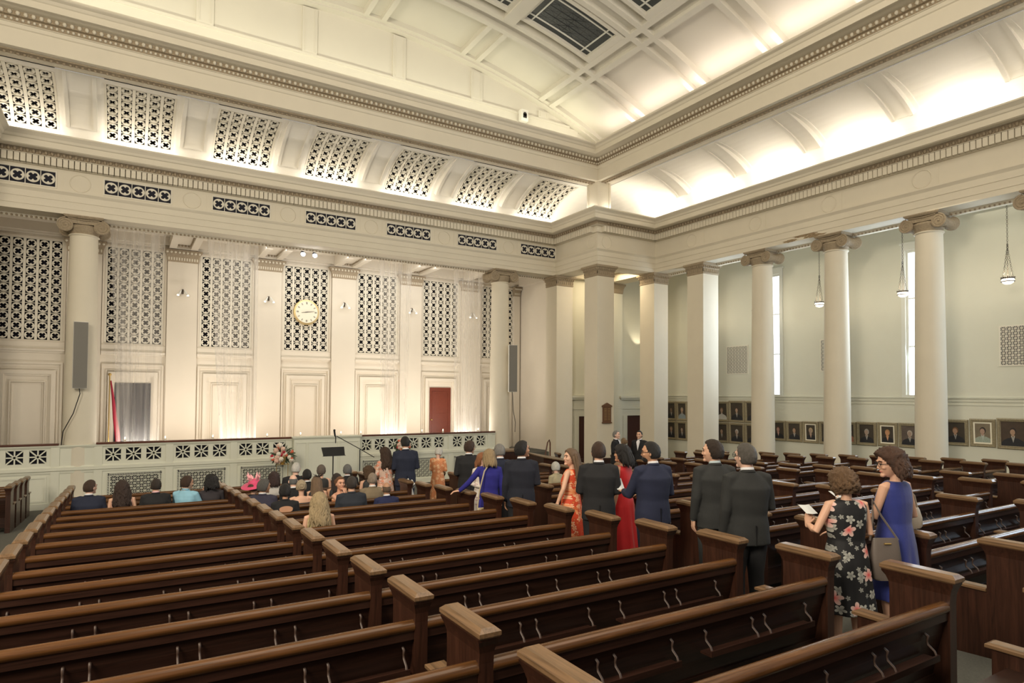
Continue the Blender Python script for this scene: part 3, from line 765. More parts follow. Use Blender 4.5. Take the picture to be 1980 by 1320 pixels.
# clock
t = thing('wall_clock', 'large round gold-rimmed clock with a cream face hanging on the lattice', 'clock', (5.88, 24.80, 3.10))
mb = MB(); mb.lathe([(.40, 0), (.46, -.02), (.49, .04), (.47, .09), (.42, .10), (.40, .07), (.40, 0)], 40, axis='Y', c=(0, -.06, 0), cap=False); 
mb.xf(lambda v: Vector((v.x, -v.y, v.z))); mb.build('bezel', 'gilt_bright', t, smooth=50, recalc=True)
mb = MB(); mb.lathe([(.415, 0), (.415, .02)], 40, (0, -.04, 0), 'Y'); mb.build('face', 'clockface', t)
mb = MB()
for k in range(12):
    a = k * math.pi / 6; 
    for w in ((-.02, 0, .02) if k % 3 == 0 else (-.012, .012)):
        cx, cz = math.sin(a), math.cos(a); px, pz = cz, -cx
        mb.add([(cx * .30 + px * (w - .005), -.045, cz * .30 + pz * (w - .005)), (cx * .38 + px * (w - .005), -.045, cz * .38 + pz * (w - .005)), (cx * .38 + px * (w + .005), -.045, cz * .38 + pz * (w + .005)), (cx * .30 + px * (w + .005), -.045, cz * .30 + pz * (w + .005))], [(0, 1, 2, 3)])
mb.build('numerals', 'black', t)
for nm, a, L in (('hour_hand', R(260), .20), ('minute_hand', R(82), .30)):
    mb = MB(); c_, s_ = math.sin(a), math.cos(a); mb.tube([(-c_ * .05, -.06, -s_ * .05), (c_ * L, -.06, s_ * L)], [.014, .005], 4); mb.build(nm, 'black', t)
# spotlight pair under the architrave
t = thing('spotlight_pair', 'pair of bright white stage spotlights under the front beam', 'spotlight', (5.35, 22.45, 4.86))
mb = MB(); mb.tube([(-.45, 0, .1), (.45, 0, .1)], .02, 6); mb.build('bar', 'black', t)
for x in (-.2, .2):
    mb = MB(); mb.tube([(x, 0, .08), (x, -.02, .0), (x, -.12, -.06)], [.03, .07, .09], 10); h = mb.build('lamp', 'black', t, smooth=50)
    mb = MB(); mb.ball((x, -.13, -.062), (.08, .03, .08), 10, 6); mb.build('lens', 'spotglow', h, smooth=80)

# ------------------------------------------------------------------ round columns and square pillars
def volute_face(mb, cx, cz, y, r0=.235, turns=2.6):
    pts = []; n = 46
    for k in range(n):
        f = k / (n - 1); a = math.pi / 2 + (1 if cx < 0 else -1) * f * turns * 2 * math.pi; r = r0 * (1 - f) ** .9 + .03
        pts.append((cx + r * math.cos(a), y, cz + r * math.sin(a)))
    mb.tube(pts, [.024 * (1 - .5 * k / n) for k in range(n)], 5, up=(0, 1, 0))
def column(x, y, rz, lab, rb=.415, rt=.345):
    zb = fl(y) - .02; H = 4.98 - zb; q_ = rt / .40; CH = .48
    t = thing('ionic_column', lab, 'column', (x, y, zb), rz, 'round columns')
    mb = MB(); n = 14; prof = [(rb + .05, .28), (rb + .05, .31), (rb + .01, .35)]
    for k in range(n + 1):
        f = k / n; prof.append((rb + (rt - rb) * (f ** 1.6), .36 + (H - CH - .36 - .06) * f))
    prof += [(rt + .03, H - CH - .045), (rt + .035, H - CH - .03), (rt + .02, H - CH - .01), (rt, H - CH)]
    mb.lathe(prof, 40); mb.build('shaft', 'plaster', t, smooth=40)
    g = rb / .455
    mb = MB(); mb.box(-.62 * g, .62 * g, -.62 * g, .62 * g, 0, .12); mb.lathe([(r * g, z) for r, z in ((.60, .12), (.62, .15), (.60, .19), (.54, .2), (.54, .215), (.56, .24), (.54, .28), (.50, .285))], 36); mb.build('base', 'plaster', t, smooth=40)
    mb = MB(); mb.lathe([(rt, H - CH), (rt + .02, H - .43), (rt + .06, H - .36), (rt + .09, H - .30), (rt + .05, H - .24)], 28)
    vr, vx, vy, vz = .205 * q_ + .012, .50 * q_, .46 * q_, H - .285
    for s_ in (-1, 1):                                   # ribbed bolsters between the scroll faces
        pr = [(.04, -vy), (vr, -vy), (vr, -vy + .03), (vr * .9, -vy + .05)]
        for q in range(7):
            yy = (-.34 + .68 * q / 6) * q_; w = vr * (.66 + .26 * (abs(yy) / (.34 * q_)) ** 2)
            pr += [(w - .016, yy - .035 * q_), (w + .010, yy)]
        pr += [(vr * .9, vy - .05), (vr, vy - .03), (vr, vy), (.04, vy)]
        mb.lathe(pr, 20, (s_ * vx, 0, vz), 'Y')
    mb.box(-.44 * q_, .44 * q_, -vy + .03, vy - .03, H - .22, H - .07)
    cap = mb.build('capital', 'carved_shade', t, smooth=40)
    mb = MB()
    for yy in (-vy, vy):
        for s_ in (-1, 1): volute_face(mb, s_ * vx, vz, yy, vr * .88); mb.ball((s_ * vx, yy, vz), .03, 8, 5)
        mb.tube([(-vx * .84, yy, H - .09), (0, yy, H - .115), (vx * .84, yy, H - .09)], .018, 5, up=(0, 1, 0))
    mb.build('volute', 'carved_shade', cap, smooth=50)
    mb = MB(); rings = []
    for o, z in ((.50, H - .075), (.53, H - .05), (.55, H - .03), (.55, H)): o *= q_; rings.append([(-o, -o, z), (o, -o, z), (o, o, z), (-o, o, z)])
    mb.loft(rings); mb.build('abacus', 'carved_shade', cap)
    return t
column(-1.10, 22.0, 0, 'round cream Ionic column with a grey loudspeaker, left end of the front screen')
column(12.85, 22.0, 0, 'round cream Ionic column with a grey loudspeaker, right end of the front screen')
CL = ['just right of the bluish square pillar, first in the side row', 'second round column of the side row, beside the narrow window', 'large third of the side row, behind the woman in blue', 'round column at the right edge, only its scroll capital in view', 'round column beyond the right edge']
for k in range(1, 5): column(18.72, RY[k] + .04, R(90), 'round cream Ionic column, ' + CL[k - 1], .385, .325)
def pillar(x0, x1, y0, y1, lab):
    cx, cy = (x0 + x1) / 2, (y0 + y1) / 2; zb = fl(cy) - .02; H = 4.98 - zb; a, b = (x1 - x0) / 2, (y1 - y0) / 2
    t = thing('square_pillar', lab, 'pillar', (cx, cy, zb), 0, 'square corner pillars')
    mb = MB(); mb.box(-a, a, -b, b, 0, H - .42); mb.build('shaft', 'plaster', t)
    mb = MB(); mb.box(-a - .06, a + .06, -b - .06, b + .06, 0, .22); mb.box(-a - .03, a + .03, -b - .03, b + .03, .22, .30); mb.build('base', 'plaster', t)
    mb = MB(); rings = []
    for o, z in ((.0, -.43), (.02, -.40), (.02, -.36), (.0, -.35), (.01, -.22), (.03, -.20), (.05, -.13), (.09, -.09), (.11, -.08), (.11, 0)):
        rings.append([(-a - o, -b - o, H + z), (a + o, -b - o, H + z), (a + o, b + o, H + z), (-a - o, b + o, H + z)])
    mb.loft(rings); c = mb.build('capital', 'carved_shade', t)
    mb = MB()
    for k in range(9):
        u = -a + 2 * a * k / 8
        for sy in (-1, 1): mb.ball((u, sy * (b + .055), H - .15), (.035, .035, .045), 6, 4); mb.box(u - .02, u + .02, min(sy * b, sy * (b + .02)), max(sy * b, sy * (b + .02)), H - .34, H - .24)
        u = -b + 2 * b * k / 8
        mb.ball((-a - .055, u, H - .15), (.035, .035, .045), 6, 4); mb.box(-a - .02, -a, u - .02, u + .02, H - .34, H - .24)
    mb.build('beading', 'carved_shade', c, smooth=60)
pillar(15.3, 16.12, 18.83, 19.62, 'square cream pillar at the projecting corner, carrying the wooden plaque')
pillar(15.3, 16.13, 21.5, 22.28, 'square cream pillar further back, left of the pillar with the plaque')
pillar(18.28, 19.05, 18.87, 19.70, 'square cream pillar right of the plaque pillar, beside the greeting men')
pillar(18.3, 19.12, 16.33, 17.11, 'square pillar with a bright bluish daylit side, left of the round columns')
t = thing('wooden_plaque', 'small brown wooden memorial board with a pointed top on the corner pillar', 'plaque', (15.74, 18.80, -.72))
mb = MB(); mb.box(-.19, .19, -.04, .02, -.32, .26); mb.box(-.23, .23, -.06, .02, .26, .31); mb.box(-.22, .22, -.06, .02, -.36, -.32)
mb.add([(-.23, -.05, .31), (.23, -.05, .31), (0, -.05, .42), (-.23, .02, .31), (.23, .02, .31), (0, .02, .42)], [(0, 1, 2), (5, 4, 3), (0, 2, 5, 3), (1, 4, 5, 2), (0, 3, 4, 1)]); mb.build('board', 'plaque', t)
mb = MB()
for j in range(8):
    for s_ in (-1, 1): mb.box(s_ * .09 - .06, s_ * .09 + .06, -.046, -.04, .19 - j * .06, .205 - j * .06)
mb.build('lettering', 'gold_letter', t)

# ------------------------------------------------------------------ chancel screen
SY = 21.62
t = thing('chancel_screen', 'pale green-cream panelled screen wall with pierced star squares and a dark wooden top rail', 'screen', (5.9, SY, fl(21.6)))
ZB = fl(21.6)
def rel(mb): return mb.xf(lambda v: v - Vector((5.9, SY, ZB)))
mb = MB()
STARS = []; BAYS = []
for s0 in (-.45, 1.34, 3.12): BAYS.append((s0 - .30, s0 + 1.42 + .06)); STARS += [s0, s0 + .505, s0 + 1.02]
for s0 in (7.05, 8.83, 10.61): BAYS.append((s0 - .10, s0 + 1.60)); STARS += [s0, s0 + .505, s0 + 1.02]
STARS += [-2.71, -2.20, -3.22]
zt = -1.50
def wall_with_holes(mb, x0, x1, holes, y0, y1):
    """front wall between x0 and x1 with rectangular holes (hx0,hx1,hz0,hz1) arranged in two rows"""
    xs = sorted({x0, x1} | {h[0] for h in holes} | {h[1] for h in holes}); zs = sorted({ZB, zt} | {h[2] for h in holes} | {h[3] for h in holes})
    for i in range(len(xs) - 1):
        for j in range(len(zs) - 1):
            cx, cz = (xs[i] + xs[i + 1]) / 2, (zs[j] + zs[j + 1]) / 2
            if not any(h[0] < cx < h[1] and h[2] < cz < h[3] for h in holes): mb.box(xs[i], xs[i + 1], y0, y1, zs[j], zs[j + 1])
holes = [(s_, s_ + .38, -1.99, -1.62) for s_ in STARS] 
LG = [(-.40, .98), (1.38, 2.73), (3.15, 4.47), (7.10, 8.45), (8.90, 10.25), (10.65, 12.0)]
holes += [(a + .08, b - .08, -3.06, -2.43) for a, b in LG]
wall_with_holes(mb, -3.5, 4.74, [h for h in holes if h[1] < 4.8], SY, SY + .12); rel(mb).build('panelling', 'screen', t); mb = MB()
wall_with_holes(mb, 6.95, 12.45, [h for h in holes if h[0] > 6.9], SY, SY + .12)
rel(mb).build('panelling', 'screen', t)
mb = MB(); mb.box(-3.4, 4.7, SY + .125, SY + .15, ZB + .05, zt - .02); rel(mb).build('backing', 'void', t); mb = MB(); mb.box(7.0, 12.4, SY + .125, SY + .15, ZB + .05, zt - .02); rel(mb).build('backing', 'void', t)
mb = MB()
for a, b in ((-3.5, 4.74), (6.95, 12.45)):
    sweep(mb, [(a, SY), (b, SY)], [(0, -1.50), (.05, -1.50), (.05, -1.53), (.03, -1.56), (.02, -1.58), (0, -1.585)])
    sweep(mb, [(a, SY), (b, SY)], [(0, -2.08), (.02, -2.08), (.03, -2.11), (.06, -2.12), (.06, -2.20), (.03, -2.22), (.02, -2.28), (0, -2.28)])
    mb.box(a, b, SY - .05, SY, ZB, ZB + .16)
for x in (-.62, 1.17, 2.95, 4.62, 6.99, 8.72, 10.5, 12.2, -1.62):
    mb.box(x - .10, x + .10, SY - .03, SY, ZB, -1.5)
for a, b in LG:
    for q in ((a - .02, a, -3.12, -2.34), (b, b + .02, -3.12, -2.34), (a - .02, b + .02, -2.34, -2.32)): mb.box(q[0], q[1], SY - .02, SY, q[2], q[3])
for a, b in ((-3.4, -1.8),):
    for q in ((a, a + .05, -3.0, -2.40), (b - .05, b, -3.0, -2.40), (a, b, -2.40, -2.35), (a, b, -3.05, -3.0)): mb.box(q[0], q[1], SY - .02, SY, q[2], q[3])
rel(mb).build('mouldings', 'screen', t)
for s_ in STARS:
    m_ = MB(); star_bars(m_, 0, 0, .19, .185, Tb, .017); m_.build('star_opening', 'screen', t, loc=(s_ + .19 - 5.9, .02, -1.805 - ZB))
for a, b in LG:
    w = b - a - .16; m_ = star_lattice(7, 4, w, .63, Tb, .0065, .02)
    g = m_.build('metal_grille', 'screen', t, loc=((a + b) / 2 - 5.9, .02, -2.745 - ZB))
    m_ = MB()
    for k in range(34):
        x = -w / 2 - .055 + (w + .11) * k / 33; m_.add([(x, -.004, .335), (x + .02, -.004, .335), (x + .035, -.004, .385), (x + .015, -.004, .385)], [(0, 1, 2, 3)])
    for k in range(16):
        for x in (-w / 2 - .045, w / 2 + .045):
            z = -.35 + .72 * k / 15; m_.add([(x - .02, -.004, z), (x + .02, -.004, z + .015), (x + .02, -.004, z + .035), (x - .02, -.004, z + .02)], [(0, 1, 2, 3)])
    m_.build('rope_border', 'void', g, loc=(0, -.03, 0))
mb = MB(); mb.box(4.74, 6.95, SY - .22, SY + .15, ZB, -1.44)
sweep(mb, [(4.74, SY), (4.74, SY - .22), (6.95, SY - .22), (6.95, SY)], [(0, -1.44), (.05, -1.44), (.05, -1.47), (.02, -1.52), (0, -1.53)])
for a, b in ((4.80, 5.15), (5.2, 6.2), (6.25, 6.9)):
    for q in ((a, a + .03, -3.0, -1.65), (b - .03, b, -3.0, -1.65), (a, b, -1.65, -1.62), (a, b, -3.03, -3.0)): mb.box(q[0], q[1], SY - .24, SY - .22, q[2], q[3])
rel(mb).build('centre_block', 'screen', t)
for a, b in ((-3.5, -1.55), (-.68, 4.78), (6.92, 12.42)):
    mb = MB(); mb.box(a, b, SY - .07, SY + .19, -1.50, -1.45); rel(mb).build('top_rail', 'rail_red', t)
# candles along the rail
CXs = [.02, 1.05, 2.35, 3.95, 5.0, 6.35, 7.05, 9.35, 10.2, 11.7]
for k, x in enumerate(CXs):
    z0 = -1.44 if 4.74 < x < 6.95 else -1.45
    c = thing('votive_candle', f'small lit votive candle on the screen top, {ORD[k]} from the left', 'candle', (x, SY + .02, z0), 0, 'candles along the screen')
    mb = MB(); mb.lathe([(.03, 0), (.034, .07), (.030, .07), (.028, .03)], 10); mb.build('glass_cup', 'candle', c, smooth=50)
    mb = MB(); mb.ball((0, 0, .10), (.013, .013, .032), 6, 5); mb.build('flame', 'flame', c, smooth=80)
# sheer curtains
def curtain(x0t, x1t, x0b, x1b, zt_, zb_, y, lab, seed):
    rnd = random.Random(seed); nx, nz = 70, 14; mb = MB(); vs = []; fs = []
    ph = [rnd.uniform(0, 6) for _ in range(4)]
    for j in range(nz + 1):
        f = j / nz; g = f ** .8; a = x0t + (x0b - x0t) * g; b = x1t + (x1b - x1t) * g
        for i in range(nx + 1):
            u = i / nx; amp = .018 + .035 * f
            vs.append((a + (b - a) * u - x0t, amp * (math.sin(u * 38 + ph[0] + .4 * f) + .6 * math.sin(u * 61 + ph[1]) + .5 * math.sin(u * 17 + ph[2] + f)), zt_ + (zb_ - zt_) * f - zb_))
    for j in range(nz):
        for i in range(nx): k = j * (nx + 1) + i; fs.append((k, k + 1, k + nx + 2, k + nx + 1))
    mb.add(vs, fs); o = mb.build('sheer_curtain', 'sheer', smooth=180, loc=(x0t, y, zb_))
    tag(o, lab, 'curtain', 'sheer white curtains')
curtain(-.48, .98, -.17, .93, 4.95, -2.4, 22.35, 'sheer white curtain gathered over the dark opening right of the left column', 1)
curtain(2.15, 3.70, 2.66, 3.72, 4.95, -2.4, 22.35, 'sheer white curtain hanging second from the left', 2)
curtain(7.9, 9.2, 8.05, 9.05, 4.95, -2.4, 22.35, 'sheer white curtain right of the clock, third from the left', 3)
curtain(10.95, 12.35, 11.05, 12.2, 4.95, -2.4, 22.35, 'sheer white curtain beside the red-brown door', 4)
t = thing('draped_flag', 'dark crimson flag hanging furled on a pole beside the left curtain', 'flag', (-.42, 23.4, -2.4))
mb = MB(); mb.tube([(0, 0, 0), (0, 0, 2.9)], .02, 8); mb.ball((0, 0, 2.94), .05); mb.build('pole', 'brass', t, smooth=60)
mb = MB(); mb.tube([(.03, 0, 2.75), (.10, 0, 2.2), (.16, .02, 1.6), (.24, .02, 1.0), (.28, 0, .5)], [(.02, .02), (.04, .03), (.06, .04), (.075, .05), (.06, .05)], 12); mb.build('cloth', 'flag', t, smooth=60)

# loudspeakers on the columns
def speaker(x, lab, side):
    t = thing('column_loudspeaker', lab, 'loudspeaker', (x, 21.42, .09), R(-14) if side > 0 else R(8), 'column loudspeakers')
    mb = MB(); mb.box(-.17, .17, -.10, .02, 0, 1.86); mb.build('cabinet', 'white', t)
    mb = MB(); mb.box(-.165, .165, -.115, -.10, .01, 1.85); mb.build('front_cloth', 'grey_cloth', t)
    mb = MB(); mb.box(-.06, .06, .02, .18, .3, .4); mb.box(-.06, .06, .02, .18, 1.4, 1.5); mb.build('wall_bracket', 'black', t)
    c = MB(); c.tube([(0, 0, 0), (.02, .0, -.15), (-.12 if side < 0 else .06, .05, -.7), (-.33 if side < 0 else .2, .2, -1.2), (-.36 if side < 0 else .22, .3, -1.6)], .012, 6); c.build('cable', 'black', t)
speaker(-1.10, 'tall slim grey loudspeaker on the left round column', -1)
speaker(13.1, 'tall slim grey loudspeaker on the right round column', 1)

# ------------------------------------------------------------------ pews
def end_panel_mesh():
    mb = MB(); w = .045
    # tall part, flaring out under the cap
    rings = []
    for z, y0, y1 in ((-.04, -.02, .66), (.10, -.02, .66), (.10, 0, .64), (.54, .0, .64)):
        rings.append([(-w, y0, z), (w, y0, z), (w, y1, z), (-w, y1, z)])
    mb.loft(rings)
    rings = []
    for z, y0, y1, q in ((.54, 0, .40, w), (.80, 0, .40, w), (.86, -.005, .405, w), (.90, -.015, .42, w + .01), (.93, -.03, .445, w + .02), (.945, -.03, .445, w + .025)):
        rings.append([(-q, y0, z), (q, y0, z), (q, y1, z), (-q, y1, z)])
    mb.loft(rings); return mb
def end_cap_mesh():
    mb = MB(); q = .068; rings = []
    for z, o in ((.945, -.008), (.955, 0), (.978, 0), (1.0, -.026)):
        rings.append([(-q - o, -.045 - o, z), (q + o, -.045 - o, z), (q + o, .46 + o, z), (-q - o, .46 + o, z)])
    mb.loft(rings)
    rings = [[(-w, .40, .54), (w, .40, .54), (w, .66 + .01, .54), (-w, .66 + .01, .54)] for w in (.06,)]
    return mb
def arm_mesh():
    mb = MB(); rings = []
    for z, o in ((.54, 0), (.545, .012), (.565, .012), (.575, -.01)):
        rings.append([(-.055 - o, .40, z), (.055 + o, .40, z), (.055 + o, .66 + o, z), (-.055 - o, .66 + o, z)])
    return mb.loft(rings)
E_PANEL, E_CAP, E_ARM = end_panel_mesh().mesh('end_panel'), end_cap_mesh().mesh('end_cap'), arm_mesh().mesh('armrest')
E_PANEL.materials.append(M['woodz']); E_CAP.materials.append(M['capwood']); E_ARM.materials.append(M['capwood'])
def inst(me, name, parent, loc=(0, 0, 0)):
    o = bpy.data.objects.new(name, me); C.objects.link(o); o.parent = parent; o.location = loc; return o
BRK = []
def pew(ends, label, group, y, racks=True):
    """ends: x of the end panels; back rail lies at local y = 0"""
    x0, x1 = ends[0], ends[-1]; cx = (x0 + x1) / 2
    t = thing('church_pew', label, 'pew', (cx, y, fl(y)), 0, group)
    a, b = x0 - cx, x1 - cx
    # backrest board, leaning
    mb = MB(); prof = [(.035, .75), (.055, .60), (.10, .42), (.12, .30), (.145, .30), (.13, .42), (.085, .60), (.065, .75)]
    mb.loft([[(x, p[0] - .01, p[1]) for p in prof] for x in (a, b)]); 
    mb.box(a, b, .10, .14, .10, .30); mb.build('backrest', 'wood', t, recalc=True)
    for i in range(len(ends) - 1):
        u0, u1 = ends[i] - cx + .045, ends[i + 1] - cx - .045
        pr = [(.040 + .044 * math.cos(2 * math.pi * k / 12), .772 + .040 * math.sin(2 * math.pi * k / 12)) for k in range(12)]
        mb = MB(); mb.loft([[(x, p[0], p[1]) for p in pr] for x in (u0, u1)]); r_ = mb.build('top_rail', 'rail', t, smooth=60, recalc=True)
        mb = MB(); mb.box(u0, u1, .012, .070, .69, .745); mb.build('rail_moulding', 'wood', r_)
    mb = MB(); mb.box(a, b, .13, .56, .41, .445); mb.box(a, b, .52, .55, .34, .41); mb.build('seat', 'wood', t)
    for x in ends:
        e = inst(E_PANEL, 'end_panel', t, (x - cx, 0, 0)); inst(E_CAP, 'cap', e); inst(E_ARM, 'armrest', e)
    if racks:
        for i in range(len(ends) - 1):
            s0, s1 = ends[i] - cx, ends[i + 1] - cx; n = 2; L = 1.16; gap = (s1 - s0 - n * L) / (n + 1)
            for k in range(n):
                r0 = s0 + gap * (k + 1) + L * k
                mb = MB(); mb.box(r0, r0 + L, -.035, .055, .485, .50); mb.box(r0, r0 + L, -.045, -.032, .485, .525)
                rk = mb.build('book_rack', 'wood', t)
                for x in (r0 + .02, r0 + L / 2 - .07, r0 + L / 2 + .07, r0 + L - .02):
                    if BRK: inst(BRK[0], 'bracket', rk, (x, 0, 0)); continue
                    bk = MB(); bk.tube([(0, .045, .645), (0, .02, .63), (0, .025, .60), (0, .02, .575), (0, -.02, .545), (0, -.038, .505)], [(.010, .008), (.009, .010), (.007, .006), (.008, .008), (.008, .007), (.010, .005)], 6, up=(0, 1, 0))
                    BRK.append(bk.mesh('bracket', 60)); BRK[0].materials.append(M['bracket']); inst(BRK[0], 'bracket', rk, (x, 0, 0))
    return t
RAILY = lambda i: 3.03 + .88 * i
LABS = []
def rowlab(i): return f'{ORD[14 - i]} row from the front' if 14 - i < len(ORD) else 'nearest row'
p0 = pew([-.90, 1.70, 4.86], 'x', 'pews of the left block', RAILY(14)); p0['label'] = f'long dark oak pew left of the main aisle, {rowlab(14)}'
for i in range(-2, 14):
    copy_tree(p0, loc=(p0.location.x, RAILY(i), fl(RAILY(i))), label=f'long dark oak pew left of the main aisle, {rowlab(i)}')
p1_ = pew([6.40, 9.50, 12.15], 'x', 'pews of the middle block', RAILY(12)); p1_['label'] = f'dark oak pew in the block right of the standing guests, {ORD[0]} row from the front'
for i in range(-1, 12):
    copy_tree(p1_, loc=(p1_.location.x, RAILY(i), fl(RAILY(i))), label=f'dark oak pew in the block right of the standing guests, {ORD[12 - i]} row from the front')
p2_ = pew([13.45, 16.30, 17.35], 'x', 'pews of the right block', RAILY(14)); p2_['label'] = f'dark oak pew in the far right block below the portraits, {ORD[0]} row from the front'
for i in range(1, 14):
    copy_tree(p2_, loc=(p2_.location.x, RAILY(i), fl(RAILY(i))), label=f'dark oak pew in the far right block below the portraits, {ORD[14 - i]} row from the front')
p3_ = pew([-5.4, -2.08], 'x', 'pews at the left edge', RAILY(19)); p3_['label'] = 'dark oak pew at the left edge of the picture, nearest the panelled screen'
for i, l in ((18, 'second from the screen'), (17, 'third from the screen'), (16, 'fourth from the screen, cut off')):
    copy_tree(p3_, loc=(p3_.location.x, RAILY(i), fl(RAILY(i))), label='dark oak pew at the left picture edge, ' + l)

# ------------------------------------------------------------------ portraits on the side wall
def portrait(y0, y1, z0, z1, lab, face=(.55, .36, .26), hair=(.05, .03, .02), coat=(.02, .02, .025), shirt=True, ground=(.055, .042, .03), gx=0, pale=False):
    cy, cz = (y0 + y1) / 2, (z0 + z1) / 2; w, h = (y1 - y0) / 2, (z1 - z0) / 2
    t = thing('framed_portrait', lab, 'portrait', (21.0, cy, cz), R(-90), 'portraits along the side wall')
    # local: x along the wall (rotated), y toward wall ; front faces local -y
    t.rotation_euler = (R(2.5), 0, R(-90))
    mb = MB(); rings = []
    def rect(o, d): return [(-w + o, d, -h + o), (w - o, d, -h + o), (w - o, d, h - o), (-w + o, d, h - o)]
    for o, d in ((0, -.0), (0, -.04), (.03, -.075), (.06, -.055), (.075, -.065), (.095, -.03)): rings.append(rect(o, d))
    mb.loft(rings, cap=False)
    mb.build('frame', 'gilt', t, smooth=20)
    q = w - .095; r = h - .095
    mb = MB(); mb.add([(-q, -.028, -r), (q, -.028, -r), (q, -.028, r), (-q, -.028, r)], [(0, 1, 2, 3)])
    if pale:
        mb2 = MB(); mb2.loft([rect(.09, -.035), rect(.13, -.032)], cap=False); mb2.build('liner', 'clockface', t)
    bg = mat('portrait_ground', ground, 0.5, var=.5, scale=5); canvas = mb.build('canvas', bg, t)
    def blob(name, c, rx, rz, col, d, n=16, top=None):
        m_ = MB(); vs = [(c[0] + rx * math.cos(2 * math.pi * k / n), d, c[1] + rz * math.sin(2 * math.pi * k / n)) for k in range(n)]
        if top is not None: vs = [(x, y_, max(z, top)) for x, y_, z in vs]
        vs = [(max(-q, min(q, x)), y_, max(-r, min(r, z))) for x, y_, z in vs]
        m_.add(vs, [tuple(range(n))]); m_.build(name, mat('oil_' + name, col, .5, var=.35, scale=30), canvas)
    k = w / .33
    blob('coat', (gx, -r - .02), .27 * k, .235 * h / .4, coat, -.0295)
    if shirt:
        v_ = MB(); v_.add([(gx - .045, -.030, -.045 * h / .4), (gx + .045, -.030, -.045 * h / .4), (gx + .004, -.030, -r * .72)], [(0, 1, 2)]); v_.build('shirt', mat('oil_shirt', (.50, .48, .44) if shirt is True else shirt, .5, var=.3, scale=30), canvas)
        if shirt is True: v_ = MB(); v_.add([(gx - .009, -.0303, -.06), (gx + .009, -.0303, -.06), (gx + .004, -.0303, -r * .7)], [(0, 1, 2)]); v_.build('tie', 'black', canvas)
        blob('neck', (gx, -.035 * h / .4), .032, .05, tuple(c * .8 for c in face), -.0302)
    blob('hair', (gx + .004, .070 * h / .4), .078, .098, hair, -.0305)
    blob('face', (gx - .006, .045 * h / .4), .060, .080, tuple(c * .8 for c in face), -.031)
FA = (.52, .33, .22); OLD = (.50, .36, .28)
PD = [  # y0,y1,z0,z1,label, kwargs
    (20.26, 20.88, -1.12, -.27, 'framed portrait of a dark figure, upper row, leftmost beside the square pillar', dict(face=(.3, .2, .13))),
    (19.62, 20.24, -1.12, -.27, 'framed portrait of a man in light blue, upper row, second from left', dict(coat=(.25, .30, .33), hair=(.3, .25, .2))),
    (20.26, 20.88, -1.98, -1.14, 'framed portrait of a bald man in black, lower row, leftmost', dict(hair=(.3, .2, .15))),
    (19.62, 20.24, -1.98, -1.14, 'framed portrait of a man in black, lower row, second from left', dict(face=OLD)),
    (17.40, 18.10, -1.07, -.24, 'framed portrait of a woman in white, upper row, just right of the bluish pillar', dict(coat=(.6, .58, .55), shirt=(.6, .58, .55), hair=(.2, .12, .06))),
    (16.62, 17.38, -1.07, -.20, 'framed portrait of a seated man in dark suit, upper row, beside the first round column', dict()),
    (15.85, 16.60, -1.07, -.20, 'framed portrait half hidden by the first round column, upper row', dict(face=FA)),
    (17.40, 18.10, -1.93, -1.09, 'framed portrait of a man in brown, lower row, just right of the bluish pillar', dict(coat=(.08, .06, .05))),
    (16.62, 17.38, -1.93, -1.09, 'framed portrait of a white-haired man with a stern face, lower row', dict(hair=(.5, .48, .45), face=OLD)),
    (15.85, 16.60, -1.93, -1.09, 'framed portrait of a man with a white collar, lower row, against the first round column', dict(face=OLD, hair=(.4, .38, .35))),
    (14.78, 15.44, -1.68, -.92, 'framed portrait of a woman with a low neckline, right of the first round column', dict(face=(.6, .34, .27), shirt=(.6, .34, .27), hair=(.12, .05, .03))),
    (14.12, 14.76, -1.68, -.92, 'framed portrait of a man in a black suit, second right of the first round column', dict(face=FA)),
    (13.49, 14.09, -1.68, -.90, 'framed portrait of a blonde woman in black in a pale liner', dict(face=OLD, hair=(.5, .38, .22), shirt=(.5, .33, .25), pale=True)),
    (12.85, 13.46, -1.68, -.88, 'framed portrait mostly hidden left of the second round column', dict()),
    (12.13, 12.55, -1.62, -.86, 'framed portrait sliver just right of the second round column', dict(coat=(.4, .16, .1), shirt=(.5, .3, .2))),
    (11.46, 12.11, -1.62, -.84, 'framed portrait of a grey-haired man in a black suit, third row group left', dict(face=OLD, hair=(.35, .33, .3))),
    (10.80, 11.43, -1.60, -.83, 'framed portrait of a fair-haired woman in black with a pale liner', dict(face=(.66, .34, .18), hair=(.38, .20, .09), shirt=(.62, .33, .2), pale=True)),
    (10.10, 10.77, -1.60, -.82, 'framed portrait of a bald elderly man, left of the large third column', dict(face=OLD, hair=(.48, .42, .36), ground=(.12, .09, .075))),
    (8.82, 9.50, -1.43, -.66, 'framed portrait of a young man in a dark suit, right of the large third column', dict(face=(.62, .38, .25), hair=(.22, .10, .04))),
    (8.14, 8.78, -1.42, -.62, 'framed portrait of a dark-haired woman in pale green with a cream liner', dict(face=(.5, .33, .25), hair=(.03, .02, .02), coat=(.33, .38, .32), shirt=(.45, .5, .46), ground=(.20, .16, .11), pale=True)),
    (7.36, 8.11, -1.44, -.58, 'framed portrait of a man in a dark suit and tie at the right edge', dict(face=FA, hair=(.03, .02, .02), ground=(.07, .045, .03))),
    (6.55, 7.3, -1.44, -.58, 'framed portrait beyond the right edge', dict()),
]
for a, b, c, d_, l, kw in PD: portrait(a, b, c, d_, l, **kw)

